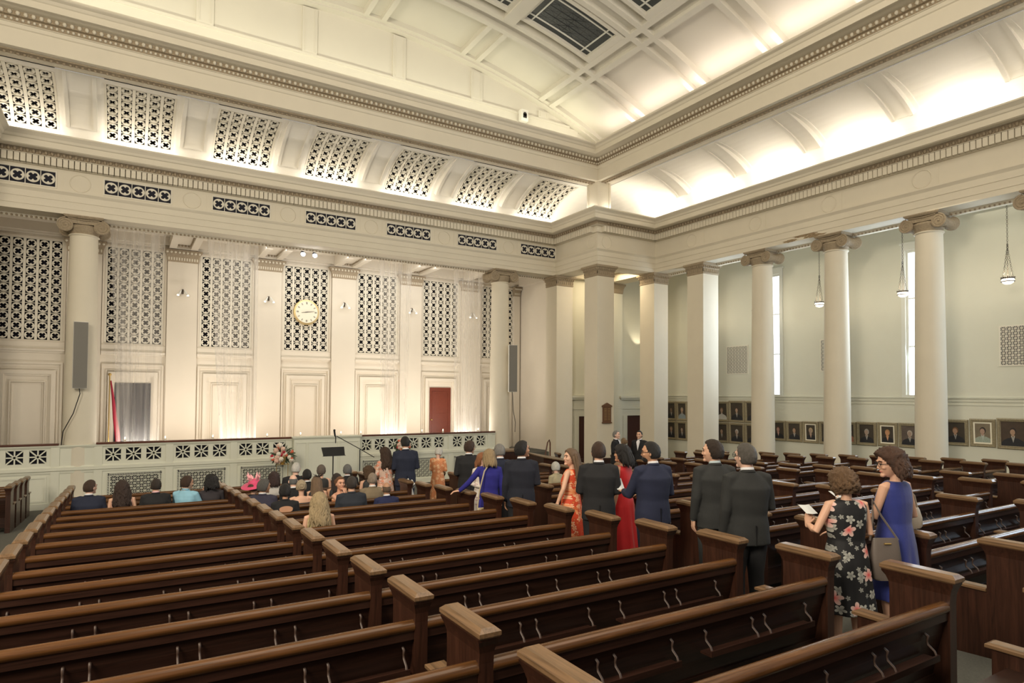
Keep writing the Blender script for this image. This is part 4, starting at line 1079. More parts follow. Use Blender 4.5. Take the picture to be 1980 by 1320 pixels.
# ------------------------------------------------------------------ pendant lamps of the side aisle
def pendant():
    t = thing('pendant_lamp', '', 'pendant lamp', (0, 0, 3.2), 0, 'hanging bowl lamps of the side aisle')
    def links(p, q, name):
        mb = MB(); p = Vector(p); q = Vector(q); L = (q - p).length; n = max(2, int(L / .055))
        for k in range(n):
            c = p + (q - p) * ((k + .5) / n); d = (q - p).normalized(); s_ = d.orthogonal() if k % 2 else d.cross(d.orthogonal())
            mb.tube([c - d * .034, c - d * .012 + s_ * .012, c + d * .012 + s_ * .012, c + d * .034, c + d * .012 - s_ * .012, c - d * .012 - s_ * .012, c - d * .034], .0045, 4)
        return mb.build(name, 'iron', t)
    links((0, 0, .92), (0, 0, 3.24), 'chain')
    for k in range(3):
        a = 2 * math.pi * k / 3 + .4; links((0, 0, .90), (.115 * math.cos(a), .115 * math.sin(a), .07), 'chain')
    mb = MB(); mb.tube([(.035 * math.cos(x), .0, .92 + .035 * math.sin(x)) for x in [k * math.pi / 6 for k in range(13)]], .008, 5); mb.lathe([(.06, 3.21), (.03, 3.25)], 10); mb.build('ring', 'iron', t)
    mb = MB(); g_ = .66; mb.lathe([(.22 * g_, .065), (.235 * g_, .055), (.235 * g_, .040), (.215 * g_, .03)], 28); mb.lathe([(.215 * g_, -.025), (.235 * g_, -.032), (.235 * g_, -.045), (.20 * g_, -.05)], 28)
    for k in range(20):
        a = 2 * math.pi * k / 20; mb.ball((.150 * math.cos(a), .150 * math.sin(a), .07), .012, 6, 4); mb.ball((.150 * math.cos(a), .150 * math.sin(a), .026), .009, 5, 3)
    mb.build('metal_band', 'iron', t, smooth=50)
    mb = MB(); mb.lathe([(.132, .04), (.142, .0), (.135, -.035), (.112, -.075), (.066, -.105), (.008, -.115)], 28); mb.build('glass_bowl', 'glow', t, smooth=60)
    return t
pd_ = pendant(); 
PDY = [(7.38, 'nearest pendant lamp, with a wide glowing bowl and long chain, at the right'), (10.03, 'pendant lamp hanging in front of the tall window'), (12.70, 'pendant lamp just left of the second round column'), (15.2, 'distant pendant lamp beside the first round column'), (17.85, 'pendant lamp hidden behind the bluish square pillar')]
for k, (y, l) in enumerate(PDY):
    if k == 0: pd_.location = (19.85, y, 3.10); pd_['label'] = l
    else: copy_tree(pd_, loc=(19.85, y, 3.10), label=l)
    pl_ = bpy.data.lights.new('pendant_glow', 'POINT'); pl_.energy = 13; pl_.color = (1.0, .84, .62); pl_.shadow_soft_size = .06
    po_ = bpy.data.objects.new('pendant_glow', pl_); C.objects.link(po_); po_.location = (19.85, y, 3.10 + .17)

# ------------------------------------------------------------------ front area: flowers, music stand, microphone, ribbons, furniture
def flowers(x, y, zc, sz, lab, stand, seed):
    rnd = random.Random(seed); z0 = fl(y)
    t = thing('flower_arrangement', lab, 'flowers', (x, y, z0), 0, 'wedding flower arrangements'); zc -= z0
    if stand:
        mb = MB(); 
        for dx in (-.17, .17): mb.tube([(dx, 0, 0), (dx, 0, zc - .25)], .008, 6)
        for z in (.02, zc - .3): mb.box(-.19, .19, -.1, .1, z, z + .012)
        mb.build('stand', 'brass', t)
    cols = {'blush_bloom': (.80, .55, .45), 'ivory_bloom': (.85, .78, .68), 'coral_bloom': (.75, .16, .08), 'crimson_bloom': (.50, .02, .05)}
    for nm, cnt in (('blush_bloom', 9), ('ivory_bloom', 9), ('coral_bloom', 7), ('crimson_bloom', 6)):
        for k in range(cnt):
            a = rnd.uniform(0, 2 * math.pi); rr_ = abs(rnd.gauss(.5, .28)); rr_ = min(rr_, 1)
            p = Vector((math.cos(a) * rr_ * sz, -abs(rnd.gauss(.12, .06)) * sz * 1.2, math.sin(a) * rr_ * sz * .62 + .04)) ; r_ = rnd.uniform(.13, .19) * sz * (1.1 if nm[0] in 'bi' else .75)
            mb = MB()
            for L_ in range(3):
                for q in range(7 - L_):
                    an = 2 * math.pi * q / (7 - L_) + L_; rr2 = r_ * (1 - .28 * L_)
                    c_ = Vector((math.cos(an) * rr2 * .5, -.3 * r_ * L_, math.sin(an) * rr2 * .5)); rot = Euler((0, -an, 0)).to_matrix()
                    mb.ball(c_, (rr2 * .55, r_ * .25, rr2 * .42), 6, 4, rot)
            o = mb.build('bloom', mat(nm, cols[nm], .6, var=.15, scale=20) if k == 0 else bpy.data.materials[[m_.name for m_ in bpy.data.materials if m_.name.startswith(nm)][-1]], t, smooth=80, loc=(p.x, p.y, p.z + zc))
    mb = MB()
    for k in range(120):
        a = rnd.uniform(0, 2 * math.pi); r0 = rnd.uniform(.2, .6) * sz; L_ = rnd.uniform(.25, .6) * sz
        p = Vector((math.cos(a) * r0 * 1.1, rnd.uniform(-.05, .12), math.sin(a) * r0 * .6 - .02)); d = Vector((math.cos(a) + rnd.uniform(-.3, .3), rnd.uniform(-.5, .2), math.sin(a) - .35)).normalized()
        n_ = d.orthogonal().normalized() * .03 * sz / .4
        mb.add([p, p + d * L_ * .5 + n_, p + d * L_, p + d * L_ * .5 - n_, p + d * L_ * .5 + d.cross(n_) * .3], [(0, 1, 4), (1, 2, 4), (2, 3, 4), (3, 0, 4)])
    mb.xf(lambda v: v + Vector((0, 0, zc))); mb.build('foliage', 'green', t)
    mb = MB(); mb.lathe([(.05, zc - .3), (.09, zc - .2), (.11, zc - .05)], 12); mb.build('vase', 'brass', t, smooth=50)
flowers(4.22, 20.6, -1.93, .43, 'large bouquet of coral, crimson and blush flowers on a tall stand before the screen', True, 3)
flowers(8.15, 20.5, -1.80, .36, 'coral and white bouquet half hidden behind the man in the navy suit', True, 5)
# music stand
y_ = 17.6; x_ = 5.0
t = thing('music_stand', 'black music stand with a tilted desk in front of the screen centre', 'music stand', (5.32, 18.9, fl(18.9)))
mb = MB(); mb.tube([(0, 0, .1), (0, 0, 1.35)], .018, 8); mb.build('pole', 'black', t)
mb = MB(); mb.add([(-.32, .10, 1.27), (.32, .10, 1.27), (.34, -.06, 1.50), (-.34, -.06, 1.50), (-.32, .12, 1.26), (.32, .12, 1.26), (.34, -.04, 1.49), (-.34, -.04, 1.49)], [(0, 1, 2, 3), (7, 6, 5, 4), (0, 4, 5, 1), (1, 5, 6, 2), (2, 6, 7, 3), (3, 7, 4, 0)])
mb.xf(lambda v: Vector((v.x, -v.y, v.z))); mb.box(-.33, .33, -.16, -.08, 1.25, 1.265); mb.build('desk', 'black', t)
for k in range(3):
    a = 2 * math.pi * k / 3; mb = MB(); mb.tube([(0, 0, .25), (.3 * math.cos(a), .3 * math.sin(a), 0.01)], .012, 6); mb.build('leg', 'black', t)
t = thing('microphone_stand', 'black boom microphone stand beside the music stand', 'microphone stand', (6.1, 18.8, fl(18.8)))
mb = MB(); mb.tube([(0, 0, .05), (0, 0, 1.40)], .015, 8); mb.build('pole', 'black', t)
mb = MB(); mb.tube([(.45, 0, 1.15), (0, 0, 1.42), (-.72, 0, 1.83)], .013, 6); mb.build('boom', 'black', t)
mb = MB(); mb.tube([(-.74, 0, 1.62), (-.74, 0, 1.80), (-.76, 0, 1.84), (-.78, 0, 1.98)], [.014, .016, .026, .03], 8); mb.ball((-.78, 0, 2.0), .035); mb.build('microphone', 'black', t, smooth=60)
for k in range(3):
    a = 2 * math.pi * k / 3 + .5; mb = MB(); mb.tube([(0, 0, .2), (.3 * math.cos(a), .3 * math.sin(a), 0.01)], .012, 6); mb.build('leg', 'black', t)
# ribbons on the aisle posts
for k, (i, l) in enumerate(((13, 'third'), (12, 'second'), (10, 'nearest'))):
    y = RAILY(i); z = fl(y)
    t = thing('ribbon_bow', f'white ribbon bow tied on a pew end beside the aisle, {l} of three', 'ribbon', (4.93, y + .2, z + .90), 0, 'white ribbons on pew ends')
    mb = MB()
    for s_ in (-1, 1): mb.tube([(0, 0, 0), (.02, s_ * .10, .06), (.03, s_ * .20, .02), (.02, s_ * .12, -.05), (0, 0, 0)], [(.01, .03), (.02, .05), (.02, .06), (.02, .05), (.01, .03)], 8)
    mb.ball((0.02, 0, 0), .04, 8, 6); mb.build('bow', 'ribbon', t, smooth=80)
    mb = MB()
    for s_ in (-.3, .4): mb.tube([(.02, 0, 0), (.04, s_ * .15, -.2), (.03, s_ * .22, -.42), (.04, s_ * .2, -.62)], [(.03, .008), (.045, .008), (.05, .006), (.05, .005)], 8)
    mb.build('tail', 'ribbon', t, smooth=80)
# side furniture near the right front corner: desk, choir benches, handrail
t = thing('wooden_desk', 'dark wooden reading desk beside the right round column', 'desk', (11.3, 18.7, fl(18.7)))
mb = MB(); mb.box(-.45, .45, -.3, .3, 0, 1.15); mb.build('body', 'woodz', t); mb = MB(); mb.box(-.52, .52, -.36, .36, 1.15, 1.2); mb.build('top', 'capwood', t)
t = thing('choir_bench', 'low dark wooden sloping book desk in front of the right corner wall', 'bench', (12.3, 17.2, fl(17.2)))
mb = MB(); mb.add([(-.9, -.5, 0), (1.1, -.5, 0), (1.1, .6, 0), (-.9, .6, 0), (-.9, -.5, 1.0), (1.1, -.5, .62), (1.1, .6, .70), (-.9, .6, 1.08)], [(0, 3, 2, 1), (4, 5, 6, 7), (0, 1, 5, 4), (1, 2, 6, 5), (2, 3, 7, 6), (3, 0, 4, 7)]); mb.build('body', 'woodz', t)
mb = MB(); mb.add([(-.95, -.55, 1.01), (1.15, -.55, .62), (1.15, .65, .70), (-.95, .65, 1.09), (-.95, -.55, 1.04), (1.15, -.55, .65), (1.15, .65, .73), (-.95, .65, 1.12)], [(0, 3, 2, 1), (4, 5, 6, 7), (0, 1, 5, 4), (1, 2, 6, 5), (2, 3, 7, 6), (3, 0, 4, 7)]); mb.build('top_board', 'capwood', t)
p5 = None
for k, (x, y, l) in enumerate(((13.2, 18.35, 'tall dark pew end post standing before the corner pillars, left'), (14.45, 17.75, 'second dark pew end post before the corner pillars'), (17.2, 19.6, 'distant dark pew end post between the corner pillars'))):
    t = thing('bench_post', l, 'bench end', (x, y, fl(y)), R(-20), 'bench ends at the far corner')
    inst(E_PANEL, 'end_panel', t); inst(E_CAP, 'cap', t); mb = MB(); mb.box(0, .9, .06, .12, .2, .78); mb.build('backboard', 'wood', t)
t = thing('handrail', 'slim red-brown bent handrail standing beside the steps in the corner', 'handrail', (14.1, 20.3, fl(20.3)))
mb = MB(); mb.tube([(-.3, 0, 0), (-.22, 0, .6), (-.06, 0, 1.32), (.02, 0, 1.42), (.06, 0, 1.30), (.06, 0, .0)], .025, 8); mb.build('rail', 'rail_red', t, smooth=60)
# flaking plaster patches on the side architrave
rnd = random.Random(4)
for k, (y, z, w, h, l) in enumerate(((11.9, 5.03, .42, .05, 'brown flaking plaster patch under the side beam, right of the first round column'), (12.7, 5.02, .30, .045, 'smaller brown flaking patch under the side beam'), (12.2, 5.11, .45, .05, 'grey peeling paint patch low on the side beam'))):
    mb = MB(); n = 30; vs = []
    for q in range(n):
        a = 2 * math.pi * q / n; r_ = rnd.uniform(.65, 1.1); vs.append((-.004, math.cos(a) * w * r_, math.sin(a) * h * r_))
    vs2 = [(.012, v[1], v[2]) for v in vs]
    mb.add(vs + vs2, [tuple(range(n)), tuple(n + q for q in reversed(range(n)))] + [(q, (q + 1) % n, n + (q + 1) % n, n + q) for q in range(n)])
    o = mb.build('flaking_patch', 'stain', loc=(18.296, y, z)); tag(o, l, 'plaster damage')

# ------------------------------------------------------------------ people
def remeshed(mb, voxel, smooth_it=4, name='tmp'):
    me = mb.mesh(name); o = bpy.data.objects.new(name, me); C.objects.link(o)
    r = o.modifiers.new('r', 'REMESH'); r.mode = 'VOXEL'; r.voxel_size = voxel
    if smooth_it: s_ = o.modifiers.new('s', 'SMOOTH'); s_.factor = .5; s_.iterations = smooth_it
    dg = bpy.context.evaluated_depsgraph_get()
    ev = o.evaluated_get(dg); me2 = bpy.data.meshes.new_from_object(ev)
    out = MB(); out.v = [tuple(v.co) for v in me2.vertices]; out.f = [tuple(p.vertices) for p in me2.polygons]
    bpy.data.objects.remove(o); bpy.data.meshes.remove(me); bpy.data.meshes.remove(me2)
    return out
def ring(cx, cy, z, rx, ry, n=24, p=2.3):
    out = []
    for k in range(n):
        a = 2 * math.pi * k / n; c, s_ = math.cos(a), math.sin(a)
        m = (abs(c) ** p + abs(s_) ** p) ** (-1 / p); out.append((cx + rx * m * c, cy + ry * m * s_, z))
    return out
def head_rot(yaw, pitch, roll=0.0):
    Mx = Euler((R(pitch), R(roll), R(yaw))).to_matrix(); piv = Vector((0, -.01, 1.53))
    return lambda v: Mx @ ((v - piv) * 1.09) + piv
HC = Vector((0, .012, 1.632))
def head_mb():
    mb = MB(); rings = []; m = 22; n = 28
    for i in range(m + 1):
        th = math.pi * (i + .01) / (m + .02); rg = []
        for j in range(n):
            a = 2 * math.pi * j / n; x, y, z = math.sin(th) * math.cos(a), math.sin(th) * math.sin(a), -math.cos(th)
            px, py, pz = .074 * x, (.090 if y > 0 else .102) * y, .118 * z
            if z < -.15:
                t = min(1, (-.15 - z) / .85); px *= 1 - .30 * t; py = py * (1 - .10 * t) + .018 * t
            if z > .2 and y < 0: py *= 1.03
            if y > .6 and -.1 < z < .35: py -= .006 * (1 - abs(z - .12) / .24) * (1 if abs(x) > .25 else 0)
            rg.append(HC + Vector((px, py, pz)))
        rings.append(rg)
    mb.loft(rings)
    c = HC
    mb.tube([c + Vector((0, .082, .022)), c + Vector((0, .093, -.006)), c + Vector((0, .101, -.025)), c + Vector((0, .089, -.034))], [(.008, .008), (.010, .009), (.0135, .010), (.012, .006)], 8, up=(0, 1, 0), round_ends=True)
    mb.ball(c + Vector((0, .075, -.088)), (.026, .022, .020), 10, 6)
    mb.tube([c + Vector((-.045, .074, .030)), c + Vector((-.02, .087, .034)), c + Vector((.02, .087, .034)), c + Vector((.045, .074, .030))], .009, 6)
    for s_ in (-1, 1):
        mb.ball(c + Vector((s_ * .038, .066, -.022)), (.022, .018, .018), 8, 6)
        mb.ball(c + Vector((s_ * .078, -.004, -.008)), (.009, .020, .032), 8, 7, Euler((R(-12), 0, R(s_ * 22))).to_matrix())
    mb.tube([c + Vector((-.022, .080, -.056)), c + Vector((0, .089, -.055)), c + Vector((.022, .080, -.056))], [(.004, .006), (.006, .009), (.004, .006)], 6)
    return mb
def hand(mb, W_, d, nrm, side, curl=.5, s=1.0):
    """palm, four unequal fingers and a thumb; d = direction of the hand, nrm = back of the hand"""
    d = Vector(d).normalized(); nrm = Vector(nrm); nrm = (nrm - d * nrm.dot(d)).normalized(); l = d.cross(nrm) * side
    W_ = Vector(W_)
    mb.tube([W_ - d * .02, W_ + d * .02, W_ + d * .06, W_ + d * .088], [(.026, .021), (.033, .017), (.041, .015), (.038, .012)], 10, up=nrm, round_ends=True)
    for k, (o, L) in enumerate(((-.030, .070), (-.010, .080), (.010, .076), (.029, .060))):
        p = W_ + d * .085 + l * o; pts = [p]; dd = d.copy()
        for q in range(3):
            dd = (dd * math.cos(curl * .55) - nrm * math.sin(curl * .55)); seg = L * (.42, .33, .25)[q]; p = p + dd * seg; pts.append(p)
            nn = nrm * math.cos(curl * .55) + dd * 0
        mb.tube(pts, [.0098, .0092, .0085, .0070], 7, round_ends=True)
    p = W_ + d * .025 - l * .028; mb.tube([p, p - l * .022 + d * .028 - nrm * .010, p - l * .022 + d * .058 - nrm * .020], [.013, .011, .0085], 7, round_ends=True)
SK = {}
def skin(col):
    k = tuple(col)
    if k not in SK: SK[k] = mat('skin', col, .55, var=.08, scale=12)
    return SK[k]
CL = {}
def cloth(name, col, rough=.85, sheen=.2, **kw):
    k = (name, tuple(col), rough)
    if k not in CL: CL[k] = mat(name, col, rough, var=kw.get('var', .15), scale=kw.get('scale', 9), bump=kw.get('bump', .10), bscale=kw.get('bscale', 110), sheen=sheen)
    return CL[k]
HR = {}
def hairmat(col):
    k = tuple(col)
    if k not in HR: HR[k] = mat('hair', col, .5, var=.55, scale=16, stretch=(6, 6, 1), bump=.7, bscale=70)
    return HR[k]
def floral(name, ground, petals, centre, scale, thr=.36, plane='XZ'):
    m, nt, b = new_mat(name); b.inputs['Roughness'].default_value = .7
    tc = N(nt, 'ShaderNodeTexCoord'); sep = N(nt, 'ShaderNodeSeparateXYZ'); nt.links.new(tc.outputs['Object'], sep.inputs[0])
    comb = N(nt, 'ShaderNodeCombineXYZ'); nt.links.new(sep.outputs[0], comb.inputs[0]); nt.links.new(sep.outputs[2], comb.inputs[1])
    def M_(op, a, b_=None, c=None):
        n = N(nt, 'ShaderNodeMath', operation=op)
        for i, x in enumerate((a, b_, c)):
            if x is None: continue
            if isinstance(x, (int, float)): n.inputs[i].default_value = x
            else: nt.links.new(x, n.inputs[i])
        return n.outputs[0]
    base = None; last = None
    mixcol = None
    for k, pt in enumerate(petals):
        pc, sc, th, off = pt[:4]; cut = pt[4] if len(pt) > 4 else .35; cen = pt[5] if len(pt) > 5 else centre
        mp = N(nt, 'ShaderNodeMapping'); mp.inputs['Location'].default_value = (off, off * 1.7, 0); mp.inputs['Scale'].default_value = (sc, sc, sc); nt.links.new(comb.outputs[0], mp.inputs[0])
        vo = N(nt, 'ShaderNodeTexVoronoi', voronoi_dimensions='2D'); vo.inputs['Scale'].default_value = 1.0; vo.inputs['Randomness'].default_value = .85; nt.links.new(mp.outputs[0], vo.inputs['Vector'])
        sub = N(nt, 'ShaderNodeVectorMath', operation='SUBTRACT'); nt.links.new(mp.outputs[0], sub.inputs[0]); nt.links.new(vo.outputs['Position'], sub.inputs[1])
        s2 = N(nt, 'ShaderNodeSeparateXYZ'); nt.links.new(sub.outputs[0], s2.inputs[0])
        ang = M_('ARCTAN2', s2.outputs[1], s2.outputs[0]); lob = M_('ABSOLUTE', M_('COSINE', M_('ADD', M_('MULTIPLY', ang, 2.5), k + .5)))
        lim = M_('MULTIPLY', M_('ADD', M_('MULTIPLY', lob, .62), .38), th)
        # only some of the cells carry a flower
        cs = N(nt, 'ShaderNodeSeparateColor'); nt.links.new(vo.outputs['Color'], cs.inputs[0]); on = M_('GREATER_THAN', cs.outputs[0], cut)
        mask = M_('MULTIPLY', M_('LESS_THAN', vo.outputs['Distance'], lim), on)
        core = M_('SUBTRACT', 1.0, M_('DIVIDE', vo.outputs['Distance'], th))
        cm = N(nt, 'ShaderNodeMix', data_type='RGBA'); cm.inputs[6].default_value = (*pc, 1); cm.inputs[7].default_value = (*cen, 1); nt.links.new(M_('POWER', M_('MAXIMUM', core, 0.0), 1.6), cm.inputs[0])
        mx = N(nt, 'ShaderNodeMix', data_type='RGBA'); nt.links.new(mask, mx.inputs[0])
        if mixcol is None: mx.inputs[6].default_value = (*ground, 1)
        else: nt.links.new(mixcol, mx.inputs[6])
        nt.links.new(cm.outputs[2], mx.inputs[7]); mixcol = mx.outputs[2]
    nt.links.new(mixcol, b.inputs['Base Color'])
    return m

def person(label, x, y, head, face=0.0, h=1.75, sit=False, sex='m', skin_c=(.50, .28, .19), hair='short', hair_c=(.03, .02, .015),
           look=(0, 0), arms=('hang', 'hang'), outfit='suit', col=(.02, .02, .025), col2=(.02, .02, .025), shirt=(.75, .75, .78), glasses=False, build=1.0, group=None,
           zfloor=None, dressmat=None, extra=None, targets=None, voxel=.0115, sleeves=False):
    """head: heading of the body in degrees, clockwise from the front wall direction"""
    z0 = fl(y) if zfloor is None else zfloor
    t = thing('person', label, 'person', (x, y, z0), R(-head), group)
    s = h / 1.80; dz = -.445 if sit else 0.0; fem = sex == 'f'
    sw = .170 if fem else .185
    def out(mb, name, m, parent=t, smooth=180, lab=None):
        mb.xf(lambda v: v * s); o = mb.build(name, m, parent, smooth=smooth)
        if lab: o['label'] = lab
        return o
    hr = head_rot(-look[0], look[1])
    def H(mb): return mb.xf(lambda v: hr(v) + Vector((0, 0, dz)))
    # arm joints
    J = {}
    for i, sd in enumerate((-1, 1)):            # -1 = left
        a = arms[i]; Sh = Vector((sd * sw, -.005, 1.425))
        if a == 'hang': El, Wr, d, nn = Vector((sd * (sw + .055), -.03, 1.13)), Vector((sd * (sw + .06), .02, .89)), (0, .12, -1), (sd, 0, 0)
        elif a == 'front': El, Wr, d, nn = Vector((sd * (sw + .055), -.02, 1.15)), Vector((sd * .07, .25, 1.09)), (-sd * .8, .5, .05), (0, .4, 1)
        elif a == 'read': El, Wr, d, nn = Vector((sd * (sw + .04), .03, 1.16)), Vector((sd * .09, .27, 1.20)), (-sd * .3, .6, .5), (sd * .3, -.3, -1)
        elif a == 'lap': El, Wr, d, nn = Vector((sd * (sw + .05), .0, 1.15)), Vector((sd * .09, .27, 1.04)), (-sd * .5, .8, 0), (0, 0, 1)
        elif a == 'chin': El, Wr, d, nn = Vector((sd * .10, .20, 1.20)), Vector((sd * .05, .17, 1.42)), (-sd * .1, -.15, 1), (0, 1, 0)
        elif a == 'raise': El, Wr, d, nn = Vector((sd * (sw + .08), .10, 1.17)), Vector((sd * (sw + .02), .27, 1.36)), (0, .3, 1), (0, 1, 0)
        else: El, Wr, d, nn = [Vector(q) for q in targets[i]]
        if sit and a == 'hang': El, Wr, d = Vector((sd * (sw + .05), .0, 1.15)), Vector((sd * (sw - .02), .22, 1.02)), (0, 1, -.1)
        J[sd] = (Sh, Vector(El), Vector(Wr), Vector(d), Vector(nn))
    hipz = .93; kneez = .50
    if sit: legs = {sd: [Vector((sd * .09, 0, .93)), Vector((sd * .11, .39, .945)), Vector((sd * .11, .36, .535))] for sd in (-1, 1)}
    else: legs = {sd: [Vector((sd * .09, 0, .92)), Vector((sd * .10, .015, .50)), Vector((sd * .105, -.02, .09))] for sd in (-1, 1)}
    D = Vector((0, 0, dz))
    # body
    mb = MB()
    wr = (.135, .12) if fem else (.155, .115)
    mb.loft([ring(0, 0, .86, .13, .10), ring(0, 0, .93, .165, .125), ring(0, 0, 1.02, wr[0] - .005, .11), ring(0, .0, 1.12, wr[0] - .01, .10), ring(0, .005, 1.25, .15, .115), ring(0, 0, 1.36, .165, .105), ring(0, -.005, 1.43, .13, .08), ring(0, -.01, 1.47, .07, .06)])
    if fem:
        for sd in (-1, 1): mb.ball((sd * .065, .085, 1.27), (.055, .05, .06), 10, 7)
    mb.tube([(0, -.015, 1.40), (0, -.012, 1.50), (0, -.002, 1.57)], [.062 if not fem else .052, .056 if not fem else .046, .055 if not fem else .046], 12)
    k_ = .86 if fem else 1.0
    for sd in (-1, 1):
        Sh, El, Wr, d, nn = J[sd]
        mb.tube([Sh + Vector((-sd * .05, 0, .01)), Sh, Sh + (El - Sh) * .35, El, El + (Wr - El) * .3, Wr], [.045 * k_, .052 * k_, .047 * k_, .039 * k_, .040 * k_, .026 * k_], 12, round_ends=True)
        a, b, c = legs[sd]; mb.tube([a, a + (b - a) * .4, b, b + (c - b) * .3, c], [.088, .080, .056, .057, .036], 12, round_ends=True)
        mb.tube([c + Vector((0, -.03, -.03)), c + Vector((0, .05, -.045)), c + Vector((0, .16, -.06))], [(.034, .03), (.038, .03), (.034, .016)], 8, round_ends=True)
    mb.xf(lambda v: v + D)
    hd = H(head_mb())
    o_ = MB(); o_.add(mb.v, mb.f); 
    hv = hd.v; o_.add(hv, hd.f)
    body = remeshed(o_, voxel * .62, 2)
    hm = MB()
    for sd in (-1, 1):
        Sh, El, Wr, d, nn = J[sd]; hand(hm, Wr + D, d, nn, sd, .6)
    body.add(hm.v, hm.f)
    bodyo = out(body, 'body', skin(skin_c))
    # face details
    fc = MB()
    for sd in (-1, 1): fc.ball(HC + Vector((sd * .031, .0805, .010)), (.012, .007, .006), 8, 6)
    out(H(fc), 'eyes', M['black'])
    fb = MB()
    for sd in (-1, 1): fb.tube([HC + Vector((sd * .014, .092, .030)), HC + Vector((sd * .034, .089, .037)), HC + Vector((sd * .050, .078, .030))], [(.003, .005)] * 3, 5)
    if hair_c[0] < .4: out(H(fb), 'eyebrows', hairmat(hair_c))
    fm = MB(); fm.tube([HC + Vector((-.022, .0805, -.056)), HC + Vector((0, .0905, -.055)), HC + Vector((.022, .0805, -.056))], [(.003, .004), (.005, .008), (.003, .004)], 6)
    out(H(fm), 'lips', cloth('lips', (.42, .13, .11) if fem else (.38, .17, .13), .5, 0))
    if glasses:
        g = MB()
        for sd in (-1, 1):
            g.tube([HC + Vector((sd * .032 + .023 * math.cos(a), .098, .008 + .019 * math.sin(a))) for a in [k * math.pi / 8 for k in range(17)]], .0026, 4)
            g.tube([HC + Vector((sd * .055, .096, .012)), HC + Vector((sd * .078, .05, .010)), HC + Vector((sd * .082, -.005, .006))], .0026, 4)
        g.tube([HC + Vector((-.010, .100, .010)), HC + Vector((.010, .100, .010))], .0026, 4)
        out(H(g), 'glasses', M['black'])
    # hair
    rnd = random.Random(hash(label) % 1000 if False else len(label) * 7 + int(abs(x) * 100))
    if hair != 'none':
        hm_ = MB(); m, n = 30, 40; rings = []
        vol = {'short': .011, 'grey': .010, 'bald': .002, 'bob': .030, 'curlybob': .040, 'long': .020, 'longcurly': .028, 'updo': .015, 'ponytail': .014, 'full': .018}[hair]
        low = {'short': -.62, 'grey': -.62, 'bald': -.60, 'bob': -.95, 'curlybob': -.85, 'long': -.8, 'longcurly': -.8, 'updo': -.55, 'ponytail': -.5, 'full': -.68}[hair]
        for i in range(m + 1):
            th = math.pi * (i + .01) / (m + .02); rg = []
            for j in range(n):
                a = 2 * math.pi * j / n; dx, dy, dz_ = math.sin(th) * math.cos(a), math.sin(th) * math.sin(a), -math.cos(th)
                base = Vector((.074 * dx, (.090 if dy > 0 else .102) * dy, .118 * dz_))
                # hair line: lower at the back, high over the forehead
                line = low if dy < -.1 else low + (dy + .1) * (2.1 if hair not in ('bob', 'curlybob', 'long', 'longcurly') else 1.55)
                line = min(line, .60)
                f = max(0.0, min(1.0, (dz_ - line) / .16))
                if hair == 'bald': f *= max(0.0, min(1.0, (.62 - dz_) / .3))
                vk = 1.0 if dz_ < .5 else 1.0 - .55 * (dz_ - .5) / .5
                nz = .5 + .25 * math.sin(dx * 23 + dz_ * 9 + dy * 5) + .25 * math.sin(dy * 31 - dz_ * 17 + rnd.random() * .8)
                th_ = -.012 + f * (.012 + vol * vk * (.72 + .56 * nz))
                if hair in ('curlybob',): th_ += f * .012 * math.sin(dx * 40 + 3) * math.sin(dz_ * 34 + dy * 30)
                if dz_ < -.3 and f > 0 and hair in ('bob', 'curlybob'): base *= 1.0; th_ += .012 * f
                rg.append(HC + base + Vector((dx, dy, dz_)).normalized() * th_ + Vector((0, 0, .002)))
            rings.append(rg)
        hm_.loft(rings)
        if hair == 'updo':
            hm_.ball(HC + Vector((0, -.115, .015)), (.050, .042, .048), 12, 8)
            for k in range(7):
                a = k * .9; hm_.tube([HC + Vector((.045 * math.cos(a + q), -.125 - .02 * math.sin(q * 2), .015 + .045 * math.sin(a + q))) for q in (0, .5, 1.0, 1.5)], .011, 6)
        H(hm_)
        def strands(cnt, length, wave, spread, r_, back=True):
            for k in range(cnt):
                f = (k + .5) / cnt; a = math.pi * (1.0 + f) + rnd.uniform(-.08, .08) if back else 2 * math.pi * f
                top = hr(HC + Vector((.080 * math.cos(a), .098 * math.sin(a) - .005, rnd.uniform(.01, .06))))
                pts = []; L = length * rnd.uniform(.85, 1.08); ph = rnd.uniform(0, 6)
                ox, oy = math.cos(a), math.sin(a)
                for q in range(9):
                    g = q / 8; drop = L * g
                    rad = spread * (g ** .7)
                    w = wave * math.sin(ph + g * (9 + 6 * rnd.random()) * (1 if wave > .01 else .4))
                    pts.append(top + Vector((ox * rad * .9 + w * abs(oy) + w * .5, oy * rad * .35 - .02 * g - (.04 * min(1, g * 1.5)) + w * ox * .6, -drop)))
                hm_.tube([p + D for p in pts], [(r_ * .8, r_ * .8)] + [(r_, r_)] * 6 + [(r_ * .7, r_ * .7), (r_ * .25, r_ * .25)], 6)
            # inner rows
        if hair == 'long': strands(26, .40, .006, .035, .019)
        if hair == 'longcurly': strands(34, .40, .022, .065, .021); strands(22, .34, .025, .03, .022)
        if hair == 'bob': strands(30, .20, .004, .030, .018)
        if hair == 'curlybob' and extra and 'crop' in extra: strands(30, .10, .014, .03, .019)
        elif hair == 'curlybob': strands(30, .17, .014, .045, .020); strands(18, .12, .014, .02, .02)
